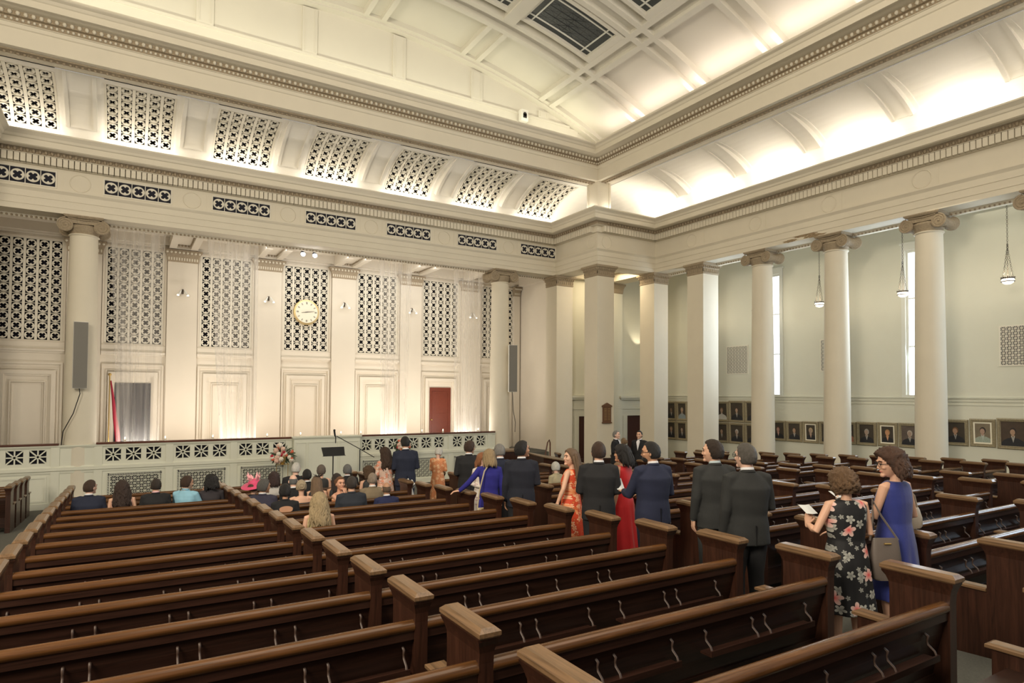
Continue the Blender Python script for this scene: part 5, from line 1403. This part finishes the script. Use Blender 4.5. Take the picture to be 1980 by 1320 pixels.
        if hair == 'ponytail':
            for k in range(14):
                a = rnd.uniform(0, 6.28); o1 = Vector((math.cos(a) * .02, -.11 + math.sin(a) * .015, .05)); p = hr(HC + o1); w = rnd.uniform(-.02, .02)
                hm_.tube([p + D, p + D + Vector((w, -.05, -.03)), p + D + Vector((w * 2, -.06, -.14)), p + D + Vector((w * 2.4, -.045, -.27)), p + D + Vector((w * 2, -.05, -.36))], [.012, .018, .018, .014, .004], 6)
        out(hm_, 'hair', hairmat(hair_c))
    # clothes
    def sleeve(mb_, sd, r_, to=1.0, pad=0.0):
        Sh, El, Wr, d, nn = J[sd]; end = El + (Wr - El) * to if to >= 0 else Sh + (El - Sh) * (1 + to)
        pts = [Sh + Vector((-sd * .06, 0, .012)), Sh + Vector((sd * pad, 0, .005)), Sh + (El - Sh) * .4, El] + ([El + (Wr - El) * .5 * to, end] if to >= 0 else [])
        if to < 0: pts = pts[:2] + [Sh + (El - Sh) * (1 + to)]
        rr_ = [r_ * .95, r_, r_ * .92, r_ * .80, r_ * .74, r_ * .60][:len(pts)]
        mb_.tube([p + D for p in pts], rr_, 14, round_ends=to < 0 or True)
    def trousers(m):
        q = MB(); q.ball(Vector((0, 0, .93)) + D, (.165 * build, .125 * build, .11), 16, 10)
        for sd in (-1, 1):
            a, b, c = legs[sd]; q.tube([p + D for p in (a, a + (b - a) * .4, b, b + (c - b) * .5, c + Vector((0, 0, -.03)))], [.10 * build, .095 * build, .075, .070, .066], 14, round_ends=False)
        out(q, 'trousers', m)
        q = MB()
        for sd in (-1, 1):
            c = legs[sd][2] + D; q.tube([c + Vector((0, -.045, -.045)), c + Vector((0, .05, -.05)), c + Vector((0, .18, -.065))], [(.042, .042), (.046, .036), (.038, .020)], 10, round_ends=True)
        out(q, 'shoes', M['black'])
    B = build
    if outfit in ('suit', 'shirt', 'jacket'):
        q = MB(); hem = .80 if not sit else .90
        fl_ = 1.0 if not fem else .90
        rs = [ring(0, -.005, hem, .195 * B * fl_, .150 * B), ring(0, -.003, .95, .188 * B * fl_, .145 * B), ring(0, 0, 1.08, .172 * B * fl_, .132 * B), ring(0, .0, 1.22, .185 * B * fl_, .138 * B), ring(0, -.004, 1.34, .205 * B * fl_, .135 * B),
              ring(0, -.008, 1.41, .195 * fl_, .112), ring(0, -.010, 1.455, .140 * fl_, .088), ring(0, -.012, 1.49, .082, .072), ring(0, -.012, 1.505, .066, .064)]
        q.loft([[tuple(Vector(p) + D) for p in r_] for r_ in rs])
        for sd in (-1, 1): sleeve(q, sd, .066 * (B * .5 + .5) * fl_, .96, .004)
        q = remeshed(q, voxel, 5)
        name = 'jacket' if outfit != 'shirt' else 'shirt'
        # soft creases
        def cr(v):
            w = .0022 * math.sin(v.z * 31 + v.x * 27) * math.sin(v.x * 19 - v.z * 13 + 1)
            n_ = Vector((v.x, v.y + .0001, 0)); 
            return v + n_.normalized() * w if n_.length > .02 else v
        q.xf(cr)
        jm = cloth(name + '_cloth', col, .9, .0, bump=.12)
        jk = out(q, name, jm)
        if outfit == 'suit' or outfit == 'jacket':
            c_ = MB(); pts = []
            for k in range(15):
                a = math.pi * (.92 + 1.16 * k / 14); pts.append((.068 * math.cos(a), -.014 + .062 * math.sin(a), 1.497 + .012 * math.sin(-a) - (.05 if k in (0, 14) else 0)))
            c_.tube([Vector(p) + D for p in pts], [(.007, .018)] * 15, 6, up=(0, 0, 1)); out(c_, 'collar', jm, jk)
            c_ = MB(); c_.box(-.0015, .0015, -.1585 * B, -.145 * B, hem + .01, hem + .20); c_.xf(lambda v: v + D)
            if not sit: out(c_, 'back_vent', M['black'], jk, smooth=None)
        if shirt is not None and outfit != 'jacket':
            c_ = MB(); pts = [(.060 * math.cos(a), -.010 + .058 * math.sin(a), 1.518 + .010 * math.sin(-a)) for a in [k * math.pi / 9 for k in range(19)]]
            c_.tube([Vector(p) + D for p in pts], [(.0045, .020)] * 19, 6, up=(0, 0, 1)); out(c_, 'shirt_collar', cloth('shirt_collar', shirt, .7, 0, bump=0))
            if outfit == 'suit':
                c_ = MB()
                c_.add([tuple(Vector(p) + D) for p in ((-.055, .115, 1.44), (.055, .115, 1.44), (.0, .152 * B, 1.18), (-.03, .075, 1.50), (.03, .075, 1.50))], [(0, 2, 1), (0, 1, 4, 3)]); out(c_, 'shirt_front', cloth('shirt_front', shirt, .7, 0, bump=0), smooth=None)
                for sd in (-1, 1):
                    c2 = MB(); Sh, El, Wr, d, nn = J[sd]; u_ = (Wr - El).normalized(); c2.tube([Wr + D - u_ * .03, Wr + D + u_ * .012], [.035, .033], 12); out(c2, 'cuff', cloth('cuff', shirt, .7, 0, bump=0))
        trousers(cloth('trousers_cloth', col2, .9, 0))
    elif outfit == 'dress':
        dm = dressmat or cloth('dress_cloth', col, .7, .2)
        q = MB(); hem = .42 if not sit else .86; B = build
        if extra and 'long' in extra: hem = .10
        top = 1.40
        rs = []
        for z, rx, ry, cy in ((hem, .235 if hem > .3 else .27, .205 if hem > .3 else .25, 0), (.70, .205, .175, 0), (.90, .188, .155, 0), (1.0, .170, .140, 0), (1.10, .150, .122, 0), (1.20, .162, .135, .008), (1.29, .172, .142, .012), (1.36, .176, .122, .002), (1.41, .174, .104, -.004), (1.447, .150, .088, -.008), (1.472, .098, .074, -.010)):
            if z < hem: continue
            rs.append([tuple(Vector(p) + D) for p in ring(0, cy, z, rx * B, ry * B)])
        if extra and 'strapless' in extra: rs = rs[:-3]
        q.loft(rs)
        if sleeves:
            for sd in (-1, 1): sleeve(q, sd, .060, .75 if sleeves is True else sleeves, .0)
        q = remeshed(q, voxel, 4)
        def fold(v):
            z = v.z - dz; f = max(0, min(1, (1.02 - z) / .5)); a = math.atan2(v.y, v.x)
            return v + Vector((v.x, v.y, 0)) * (.05 * f * math.sin(a * 9 + z * 2))
        q.xf(fold); out(q, 'dress', dm)
        q = MB()
        for sd in (-1, 1):
            c = legs[sd][2] + D; q.tube([c + Vector((0, -.045, -.04)), c + Vector((0, .05, -.055)), c + Vector((0, .17, -.068))], [(.034, .036), (.038, .026), (.030, .014)], 10, round_ends=True)
        out(q, 'shoes', M['black'])
        if sit:
            q = MB()
            for sd in (-1, 1):
                a, b, c = legs[sd]; q.tube([p + D for p in (a, b, b + (c - b) * .7)], [.12, .095, .09], 12, round_ends=True)
            out(q, 'skirt', dm)
    return t, s, D, J, hr
def prop_in(t, name, mb, m, s=1.0, smooth=None):
    return mb
def paper_for(t, s, D, J, lab, w=.105, h=.16, sd=None, tilt=35, open_=False):
    """a sheet held at the hands, a thing of its own placed in the world"""
    Wl, Wr = J[-1][2], J[1][2]
    p = ((Wl + Wr) / 2 if sd is None else J[sd][2] + J[sd][3].normalized() * .09) + Vector((0, .09 if sd is None else 0, .06)) + D
    mb = MB(); n = 5; vs = []; fs = []
    for i in range(n + 1):
        u = (i / n - .5) * w; c = .012 * math.cos(i * 1.3)
        vs += [(u, c - math.sin(R(tilt)) * h / 2 * -1 * -1, -math.cos(R(tilt)) * h / 2), (u, c + math.sin(R(tilt)) * h / 2 * -1 * -1, math.cos(R(tilt)) * h / 2)]
    for i in range(n): fs.append((2 * i, 2 * i + 2, 2 * i + 3, 2 * i + 1))
    mb.add(vs, fs)
    Mw = Matrix.Rotation(t.rotation_euler.z, 4, 'Z'); pw = Mw @ (p * s) + t.location
    o = mb.build('order_of_service', 'paper', loc=pw); o.rotation_euler = (0, 0, t.rotation_euler.z)
    sm = o.modifiers.new('thick', 'SOLIDIFY'); sm.thickness = .0015
    tag(o, lab, 'paper', 'printed sheets held by guests'); return o

# ---- people: positions on the floor plan
NAVY = (.012, .016, .035); BLACKC = (.012, .012, .014); DKGREY = (.024, .025, .025); WHT = (.72, .74, .78)
LSK = (.66, .39, .27); TAN = (.52, .28, .17); OLDSK = (.68, .43, .33); DSK = (.20, .09, .05)
BRN = (.045, .022, .012); BLK = (.012, .010, .010); GRY = (.22, .21, .20); WHI = (.62, .60, .56); BLO = (.34, .24, .13); DBLO = (.20, .13, .07); RED = (.30, .12, .05)
# standing guests by the main aisle, far to near
SG = 'guests standing by the main aisle'
person('tall dark-haired man in a navy suit standing with his back turned, left of the ribbons', 5.08, 12.62, 8, h=1.90, hair='short', hair_c=BLK, col=NAVY, col2=NAVY, look=(-6, -4), arms=('front', 'front'), skin_c=LSK, build=1.12, group=SG)
pinkm = floral('pink_floral_cloth', (.62, .44, .36), [((.75, .62, .55), 9, .5, 1.3), ((.62, .16, .10), 13, .4, 4.1), ((.25, .22, .18), 17, .35, 7.7)], (.7, .35, .2), 1)
person('woman with dark curls in a pale floral dress standing left of the tall navy suit', 4.70, 12.75, -12, h=1.68, sex='f', hair='longcurly', hair_c=BRN, outfit='dress', dressmat=pinkm, look=(-18, -12), arms=('read', 'read'), sleeves=.1, skin_c=LSK, extra=['long'], group=SG)
orm = floral('orange_floral_cloth', (.62, .24, .10), [((.75, .45, .28), 12, .5, 2.0), ((.45, .10, .04), 16, .4, 5.0)], (.8, .5, .25), 1)
t_, s_, D_, J_, _ = person('older white-haired woman in an orange floral dress reading a sheet', 6.30, 13.62, 48, h=1.60, sex='f', hair='full', hair_c=WHI, outfit='dress', dressmat=orm, look=(0, -22), arms=('read', 'read'), sleeves=.2, skin_c=OLDSK, extra=['long'], group=SG)
paper_for(t_, s_, D_, J_, 'white sheet read by the older woman in orange')
person('man in a black suit and glasses standing with his back turned, looking right', 5.66, 10.85, 12, h=1.81, hair='full', hair_c=BRN, col=BLACKC, col2=BLACKC, look=(60, -4), glasses=True, arms=('front', 'hang'), skin_c=LSK, build=1.08, group=SG)
whm = floral('white_blouse_cloth', (.66, .60, .55), [((.4, .3, .3), 22, .35, 1.0)], (.5, .3, .3), 1)
person('smiling red-haired woman with glasses facing the camera behind the woman in royal blue', 5.52, 10.05, 172, h=1.60, sex='f', hair='bob', hair_c=RED, outfit='dress', dressmat=whm, glasses=True, look=(-10, 0), arms=('front', 'front'), sleeves=.6, skin_c=OLDSK, group=SG)
person('blonde woman in a royal blue jacket resting her left hand on a pew end', 5.13, 9.1, 14, h=1.70, sex='f', hair='bob', hair_c=BLO, outfit='jacket', col=(.020, .018, .20), col2=(.02, .018, .20), look=(8, -4), arms=('t', 'hang'), skin_c=LSK, build=1.0, group=SG,
       targets=[((-.36, .03, 1.20), (-.50, .10, 1.06), (-1, .25, -.1), (0, 0, 1)), None])
person('older grey-haired man in a navy suit half hidden behind the dark-haired man', 5.72, 9.75, 20, h=1.76, hair='full', hair_c=GRY, col=NAVY, col2=BLACKC, look=(-14, -8), skin_c=OLDSK, group=SG)
person('black-haired man in a dark navy suit in the aisle, face in right profile', 5.22, 8.25, 26, h=1.85, hair='full', hair_c=BLK, col=(.010, .012, .022), col2=BLACKC, look=(68, 4), skin_c=TAN, build=1.10, arms=('hang', 'front'), group=SG)
redf = floral('orange_red_floral_cloth', (.62, .065, .020), [((.80, .36, .18), 8, .55, .7), ((.85, .55, .36), 11, .42, 3.3), ((.45, .03, .01), 15, .4, 6.6)], (.75, .2, .05), 1)
person('woman in an orange-red floral halter dress smiling to the left, hand on a pew end', 5.50, 7.35, -32, h=1.74, sex='f', hair='long', hair_c=(.16, .10, .06), outfit='dress', dressmat=redf, look=(-48, 2), arms=('t', 'hang'), skin_c=LSK, extra=['long'], group=SG,
       targets=[((-.27, .02, 1.20), (-.30, .10, .99), (-.2, .5, -.9), (-.6, .2, .6)), None])
person('man in a black suit with short brown hair, back squarely to the camera', 5.31, 6.5, 34, h=1.86, hair='short', hair_c=BRN, col=BLACKC, col2=BLACKC, look=(0, 0), skin_c=LSK, build=1.12, arms=('front', 'front'), group=SG)
person('dark-haired woman in a bright red dress mostly hidden by the bearded man', 6.12, 6.95, -20, h=1.78, sex='f', hair='bob', hair_c=BLK, outfit='dress', col=(.55, .008, .012), look=(-10, 0), skin_c=TAN, extra=['long'], group=SG)
t_, s_, D_, J_, _ = person('bearded man with glasses in a navy suit looking left and holding a sheet', 5.62, 5.83, 10, h=1.86, hair='short', hair_c=BLK, col=(.014, .018, .045), col2=NAVY, look=(-48, -3), glasses=True, skin_c=TAN, build=1.14, arms=('t', 'front'), group=SG, targets=[((-.27, .10, 1.13), (-.17, .37, 1.13), (-.1, .9, .2), (-.3, 0, 1)), None])
paper_for(t_, s_, D_, J_, 'pale sheet held by the bearded man in navy', sd=-1, w=.11)
mb = MB(); mb.ball(HC + Vector((0, .052, -.070)), (.052, .048, .038), 12, 8); hr_ = head_rot(48, -3); mb.xf(lambda v: hr_(v) * s_); mb.build('beard', hairmat(BLK), t_, smooth=180)
person('dark-haired man in a charcoal suit looking left behind the grey-haired man', 5.92, 5.12, 20, h=1.88, hair='full', hair_c=(.028, .016, .010), col=DKGREY, col2=DKGREY, look=(-52, -2), skin_c=LSK, build=1.08, arms=('hang', 'front'), shirt=(.50, .60, .64), group=SG)
person('grey-haired man in a charcoal suit, nearest of the men standing, turned left', 5.43, 4.28, 22, h=1.87, hair='short', hair_c=(.085, .075, .065), col=(.020, .021, .021), col2=(.02, .02, .022), look=(-20, 0), glasses=True, skin_c=OLDSK, build=1.12, arms=('hang', 'front'), group=SG)
# the two women in the foreground
FD = 'women in the foreground'
blkf = floral('black_floral_cloth', (.006, .006, .008), [((.42, .42, .38), 10.5, .42, 5.2, .58, (.16, .16, .15)), ((.30, .30, .28), 17, .36, 2.3, .6, (.2, .2, .18)), ((.66, .50, .45), 7.2, .46, 9.9, .60, (.70, .05, .05))], (.62, .08, .06), 1)
t_, s_, D_, J_, hr_ = person('short-haired woman in a black sleeveless dress with pink and white flowers, back to the camera', 5.48, 3.27, 28, h=1.66, sex='f', hair='curlybob', hair_c=(.15, .085, .042), outfit='dress', dressmat=blkf, look=(-2, -16), skin_c=LSK, arms=('t', 'front'), extra=['mid', 'crop'], build=1.08, group=FD,
       targets=[((-.30, .0, 1.17), (-.27, .20, 1.20), (.3, .4, .8), (-.6, -.5, .2)), None], voxel=.009)
paper_for(t_, s_, D_, J_, 'white sheet in the left hand of the woman in the black floral dress', sd=-1, tilt=70)
mb = MB(); pts = [(.085 * math.cos(a), -.010 + .075 * math.sin(a), 1.452 + .01 * math.sin(a)) for a in [k * math.pi / 14 for k in range(29)]]
mb.tube(pts, [(.010, .020)] * 29, 6, up=(0, 0, 1)); mb.xf(lambda v: v * s_); o = mb.build('beaded_neckline', mat('silver_beads', (.42, .36, .28), .4, metal=.3, var=.6, scale=90, bump=1, bscale=200), t_, smooth=60); o['label'] = 'silver beaded neckline'
bagw = Matrix.Rotation(t_.rotation_euler.z, 4, 'Z')
def bag(t, lab, local, w, hgt, dpt, m, strap_pts, rz=0, name='handbag'):
    loc = Matrix.Rotation(t.rotation_euler.z, 4, 'Z') @ Vector(local) + t.location
    b = thing(name, lab, 'handbag', loc, t.rotation_euler.z + rz)
    q = MB(); rings = []
    for z, f, d in ((0, .85, 1.0), (.02, 1.0, 1.05), (hgt * .5, 1.03, .9), (hgt * .9, .92, .45), (hgt, .86, .25)): rings.append([(p[0], p[1], z) for p in ring(0, 0, 0, w / 2 * f, dpt / 2 * d, 20, 4)])
    q.loft(rings); q.build('bag_body', m, b, smooth=60)
    q = MB(); q.tube(strap_pts, [(.011, .004)] * len(strap_pts), 6, up=(0, 1, 0)); q.build('strap', m, b, smooth=60)
    q = MB(); q.tube([(-.03, -dpt * .3, hgt * .88), (.03, -dpt * .3, hgt * .88)], .008, 6); q.build('clasp', 'brass', b)
    return b
taupe = cloth('taupe_leather', (.13, .105, .09), .5, 0); ivoryl = cloth('cream_leather', (.46, .40, .32), .45, 0)
bag(t_, 'taupe shoulder bag hanging beside the black floral dress', (.34, -.03, .66), .26, .36, .11, taupe, [(-.14, 0, .34), (-.11, .0, .55), (-.10, .03, .70), (-.02, .02, .55), (.12, 0, .34)])
t_, s_, D_, J_, _ = person('woman with wavy brown hair and glasses in a royal blue sleeveless dress, looking left', 6.09, 3.17, 2, h=1.82, sex='f', hair='curlybob', hair_c=(.075, .035, .020), outfit='dress', col=(.018, .030, .20), look=(-52, -12), glasses=True, skin_c=LSK, arms=('t', 't'), extra=['mid'], build=1.0, group=FD,
       targets=[((-.22, .06, 1.15), (-.26, .27, 1.20), (-.5, .6, .5), (0, -.3, -1)), ((.24, -.04, 1.14), (.17, .20, 1.10), (-.6, .8, .1), (0, 0, 1))], voxel=.009)
paper_for(t_, s_, D_, J_, 'white folded sheet held by the woman in royal blue', sd=-1, tilt=60)
bag(t_, 'cream and tan handbag on the forearm of the woman in royal blue', (.30, .05, 1.02), .27, .19, .12, ivoryl, [(-.11, 0, .17), (-.06, -.02, .30), (.0, -.03, .36), (.06, -.02, .30), (.11, 0, .17)], rz=R(-20))
q = MB(); q.tube([(0, 0, .60), (.02, 0, .40), (.04, .01, .18), (.05, .01, 0)], [(.05, .03), (.10, .05), (.13, .06), (.15, .05)], 14)
loc = Matrix.Rotation(t_.rotation_euler.z, 4, 'Z') @ Vector((.33, .04, .50)) + t_.location
o = q.build('cream_shawl', cloth('cream_shawl_cloth', (.62, .57, .47), .8, .3), smooth=180, loc=loc); tag(o, 'cream shawl hanging over the arm of the woman in royal blue', 'shawl')
bt = bpy.data.objects['person.005']
bag(bt, 'small beige bag on a long strap beside the blonde woman in royal blue', (-.16, -.22, .62), .20, .15, .07, cloth('beige_leather', (.40, .33, .22), .5, 0), [(-.09, 0, .14), (-.05, .04, .40), (.04, .07, .72), (.12, .12, .80), (.14, .22, .74)])
# far group by the right block
FG = 'people talking near the square pillars'
person('grey-bearded man in a dark suit seen from the front by the square pillars', 12.72, 14.75, 150, h=1.84, hair='grey', hair_c=GRY, col=BLACKC, col2=BLACKC, skin_c=OLDSK, arms=('hang', 'front'), group=FG)
tw = floral('tweed_cloth', (.05, .045, .04), [((.35, .32, .28), 26, .3, 0.4)], (.5, .45, .4), 1)
person('woman with pinned hair in a dark tweed top and pale skirt, back to the camera', 12.55, 14.2, 10, h=1.62, sex='f', hair='updo', hair_c=DBLO, outfit='dress', dressmat=tw, skin_c=LSK, arms=('front', 'hang'), group=FG)
person('smiling dark-haired man in a black suit and white shirt facing the group', 13.30, 14.35, -115, h=1.82, hair='short', hair_c=BLK, col=BLACKC, col2=BLACKC, skin_c=LSK, look=(0, 0), arms=('hang', 'hang'), group=FG)
person('boy with light brown hair in a blue suit jacket standing in the middle block', 7.35, 8.48, 15, h=1.40, hair='short', hair_c=(.22, .12, .06), col=(.03, .05, .12), col2=NAVY, skin_c=LSK, group=SG)
# seated guests
def seat_y(i): return RAILY(i) + .27
SL = 'guests seated in the left block'
def seated(label, x, i, head=0, hs=1.27, dy=0.0, **k):
    return person(label, x, seat_y(i) + dy, head, h=1.80 * hs / 1.33, sit=True, arms=k.pop('arms', ('lap', 'lap')), **k)
seated('brown-haired man in a navy suit at the left end of the seated row', -0.49, 11, 8, 1.29, look=(38, 0), hair='short', hair_c=BRN, col=NAVY, skin_c=OLDSK, build=1.15, group=SL)
lace = floral('pink_lace_cloth', (.58, .34, .28), [((.68, .50, .42), 24, .4, .3)], (.7, .5, .45), 1)
seated('seated woman with very long dark curls in a pink lace dress', -0.01, 11, 0, 1.25, look=(2, -2), sex='f', hair='longcurly', hair_c=(.04, .022, .016), outfit='dress', dressmat=lace, skin_c=LSK, group=SL)
seated('seated man with cropped dark hair, black suit and pink shirt collar', 0.5, 11, 0, 1.25, look=(8, -3), hair='short', hair_c=(.03, .02, .015), col=BLACKC, shirt=(.68, .42, .46), skin_c=LSK, build=1.1, group=SL)
seated('boy in a light blue shirt turned right with his hands together', 0.98, 11, 35, 1.27, look=(35, -4), hair='full', hair_c=BRN, outfit='shirt', col=(.25, .48, .62), shirt=(.25, .48, .62), skin_c=LSK, arms=('raise', 'raise'), group=SL)
seated('seated woman with black curly hair in a dark top beside the boy in blue', 1.4, 11, 0, 1.26, look=(10, 0), sex='f', hair='curlybob', hair_c=BLK, outfit='jacket', col=(.035, .03, .035), skin_c=TAN, group=SL)
SCN = 'guests seated in the centre block'
t_, s_, D_, J_, hr_ = seated('woman in a large pink feathered hat at the left of the centre group', 1.97, 10, 20, 1.17, dy=-0.1, look=(15, -8), sex='f', hair='updo', hair_c=(.1, .06, .04), outfit='jacket', col=(.012, .012, .014), skin_c=LSK, group=SCN)
hatm = cloth('pink_hat_straw', (.62, .06, .16), .6, .2)
hat = thing('pink_hat', 'large bright pink hat with feathers worn by a seated woman', 'hat', Matrix.Rotation(t_.rotation_euler.z, 4, 'Z') @ (hr_(HC + Vector((0, -.01, .10))) + D_) * s_ + t_.location, t_.rotation_euler.z)
hat.location = (Matrix.Rotation(t_.rotation_euler.z, 4, 'Z') @ ((hr_(HC + Vector((0, -.01, .075))) + D_) * s_)) + t_.location; hat.rotation_euler = (R(14), R(-10), t_.rotation_euler.z)
q = MB(); q.lathe([(.01, .085), (.07, .08), (.095, .05), (.10, .01), (.20, -.005), (.225, -.02), (.20, -.012), (.09, -.002)], 28, cap=False); q.build('brim_and_crown', hatm, hat, smooth=60)
q = MB(); rnd = random.Random(2)
for k in range(16):
    a = rnd.uniform(0, 6.28); r0 = rnd.uniform(.02, .08); q.tube([(r0 * math.cos(a), r0 * math.sin(a), .06), (r0 * 1.6 * math.cos(a), r0 * 1.6 * math.sin(a), .12), ((r0 + .07) * math.cos(a), (r0 + .07) * math.sin(a), rnd.uniform(.11, .2))], [(.018, .006), (.022, .006), (.003, .002)], 6)
q.build('feathers', cloth('pale_pink_feather', (.80, .38, .42), .7, .3), hat, smooth=60)
seated('grey-haired man in a navy jacket looking right beside the pink hat', 1.99, 9, 20, 1.26, look=(50, -4), hair='full', hair_c=(.09, .085, .08), col=(.03, .028, .05), shirt=(.6, .6, .62), skin_c=TAN, build=1.15, group=SCN)
seated('woman with dark bobbed hair in a white jacket in the centre group', 2.51, 11, 10, 1.25, look=(0, -8), sex='f', hair='bob', hair_c=(.04, .02, .018), outfit='jacket', col=(.52, .50, .48), skin_c=LSK, group=SCN)
seated('white-haired man in a black jacket sitting tall in the centre group', 3.11, 12, 12, 1.37, look=(20, -6), hair='grey', hair_c=WHI, col=BLACKC, skin_c=OLDSK, shirt=None, build=1.12, group=SCN)
seated('balding grey man in a dark jacket in front of the white-haired man', 2.68, 10, 5, 1.24, look=(0, -8), hair='bald', hair_c=(.14, .14, .14), col=BLACKC, skin_c=OLDSK, group=SCN)
seated('dark-haired man with a white collar seated further forward in the centre group', 3.14, 11, 0, 1.27, look=(0, -2), hair='short', hair_c=BLK, col=BLACKC, skin_c=DSK, group=SCN)
t_, s_, D_, J_, _ = seated('black-haired woman in an open-back black dress with a thin gold chain', 2.19, 8, 5, 1.22, dy=0.1, look=(0, -6), sex='f', hair='full', hair_c=BLK, outfit='jacket', col=(.010, .010, .012), skin_c=TAN, group=SCN)
q = MB(); q.loft([[(x * f, -.150 - .004 * f, z) for x, z in [(.11 * math.cos(a), .045 * math.sin(a) - (.02 if math.sin(a) < 0 else 0)) for a in [k * math.pi / 10 for k in range(20)]]] for f in (1.0, .85)]); q.xf(lambda v: (v + Vector((0, .0, 1.37)) + D_) * s_); q.build('open_back', skin(TAN), t_, smooth=60)
q = MB(); q.tube([(-.07, -.140, 1.32), (-.02, -.146, 1.16), (.0, -.146, 1.13), (.02, -.146, 1.16), (.07, -.140, 1.32)], .004, 5); q.xf(lambda v: (v + D_) * s_); q.build('gold_chain', 'brass', t_)
seated('woman with blonde pinned-up hair and a black netted headpiece', 2.6, 9, 5, 1.21, dy=-0.08, look=(5, -6), sex='f', hair='updo', hair_c=(.42, .33, .22), outfit='dress', col=(.012, .012, .014), skin_c=LSK, group=SCN, extra=['strapless'])
seated('woman with short grey-brown hair seated nearest the music stand', 3.7, 12, 10, 1.28, dy=0.2, look=(8, -4), sex='f', hair='full', hair_c=(.14, .11, .09), outfit='dress', col=(.02, .02, .02), skin_c=LSK, group=SCN)
seated('man with thick grey hair seated right of the music stand', 4.22, 12, 5, 1.27, look=(12, -4), hair='full', hair_c=(.15, .15, .15), col=BLACKC, skin_c=OLDSK, group=SCN)
t_, s_, D_, J_, hr_ = seated('woman with light brown hair to her shoulders and a black feather headpiece', 3.1, 10, 5, 1.19, look=(10, -4), sex='f', hair='long', hair_c=(.20, .13, .08), outfit='dress', col=(.02, .02, .02), skin_c=LSK, group=SCN)
q = MB(); rnd = random.Random(8)
for k in range(22):
    a = rnd.uniform(0, 6.28); c_ = HC + Vector((.03, -.05, .10)); d_ = Vector((math.cos(a), math.sin(a) * .6, rnd.uniform(.1, .9))).normalized() * rnd.uniform(.06, .13)
    q.tube([c_, c_ + d_ * .6, c_ + d_], [(.012, .004), (.014, .004), (.002, .002)], 5)
q.xf(lambda v: (hr_(v) + D_) * s_); q.build('feather_headpiece', 'black', t_)
seated('woman with long dark hair beside the girl looking back', 3.5, 10, 0, 1.21, dy=0.05, look=(0, -4), sex='f', hair='long', hair_c=(.03, .02, .018), outfit='dress', col=(.02, .02, .02), skin_c=TAN, group=SCN)
seated('young woman in an orange strapless dress looking back with a hand at her chin', 3.29, 9, 150, 1.22, look=(22, 0), sex='f', hair='updo', hair_c=(.16, .07, .03), outfit='dress', dressmat=orm, skin_c=(.62, .33, .22), arms=('lap', 'chin'), extra=['strapless'], group=SCN)
seated('man with short dark hair in a dark navy jacket right of the girl looking back', 3.22, 8, 8, 1.28, look=(12, -2), hair='short', hair_c=(.04, .03, .025), col=(.018, .022, .032), skin_c=LSK, build=1.15, shirt=None, group=SCN)
t_, s_, D_, J_, _ = seated('woman with long wavy blonde hair seated alone in front of the centre group', 2.24, 6, 5, 1.23, look=(8, -4), sex='f', hair='longcurly', hair_c=(.40, .30, .17), outfit='dress', dressmat=floral('yellow_print_cloth', (.42, .36, .16), [((.55, .48, .25), 16, .4, .9)], (.6, .5, .3), 1), skin_c=LSK, group=SCN)
seated('balding man in a beige tweed jacket in the centre group', 3.88, 9, 5, 1.25, look=(14, -6), hair='grey', hair_c=(.28, .22, .17), col=(.20, .155, .10), skin_c=OLDSK, group=SCN)
seated('man with a cropped bald head in a bright navy jacket, right of the centre group', 3.83, 8, 5, 1.14, look=(6, -6), hair='bald', hair_c=(.12, .08, .05), col=(.012, .016, .06), skin_c=(.42, .23, .14), group=SCN)
seated('woman with short brown curls seated before the standing woman in pale florals', 4.43, 11, 0, 1.26, look=(-20, -8), sex='f', hair='curlybob', hair_c=(.09, .05, .025), outfit='dress', col=(.02, .02, .02), skin_c=LSK, group=SCN)
seated('white-haired person in a cream embroidered shawl seated in the middle block', 7.98, 9, -15, 1.25, look=(35, -14), sex='f', hair='full', hair_c=(.55, .54, .50), outfit='jacket', col=(.36, .31, .20), skin_c=OLDSK, group=SG)
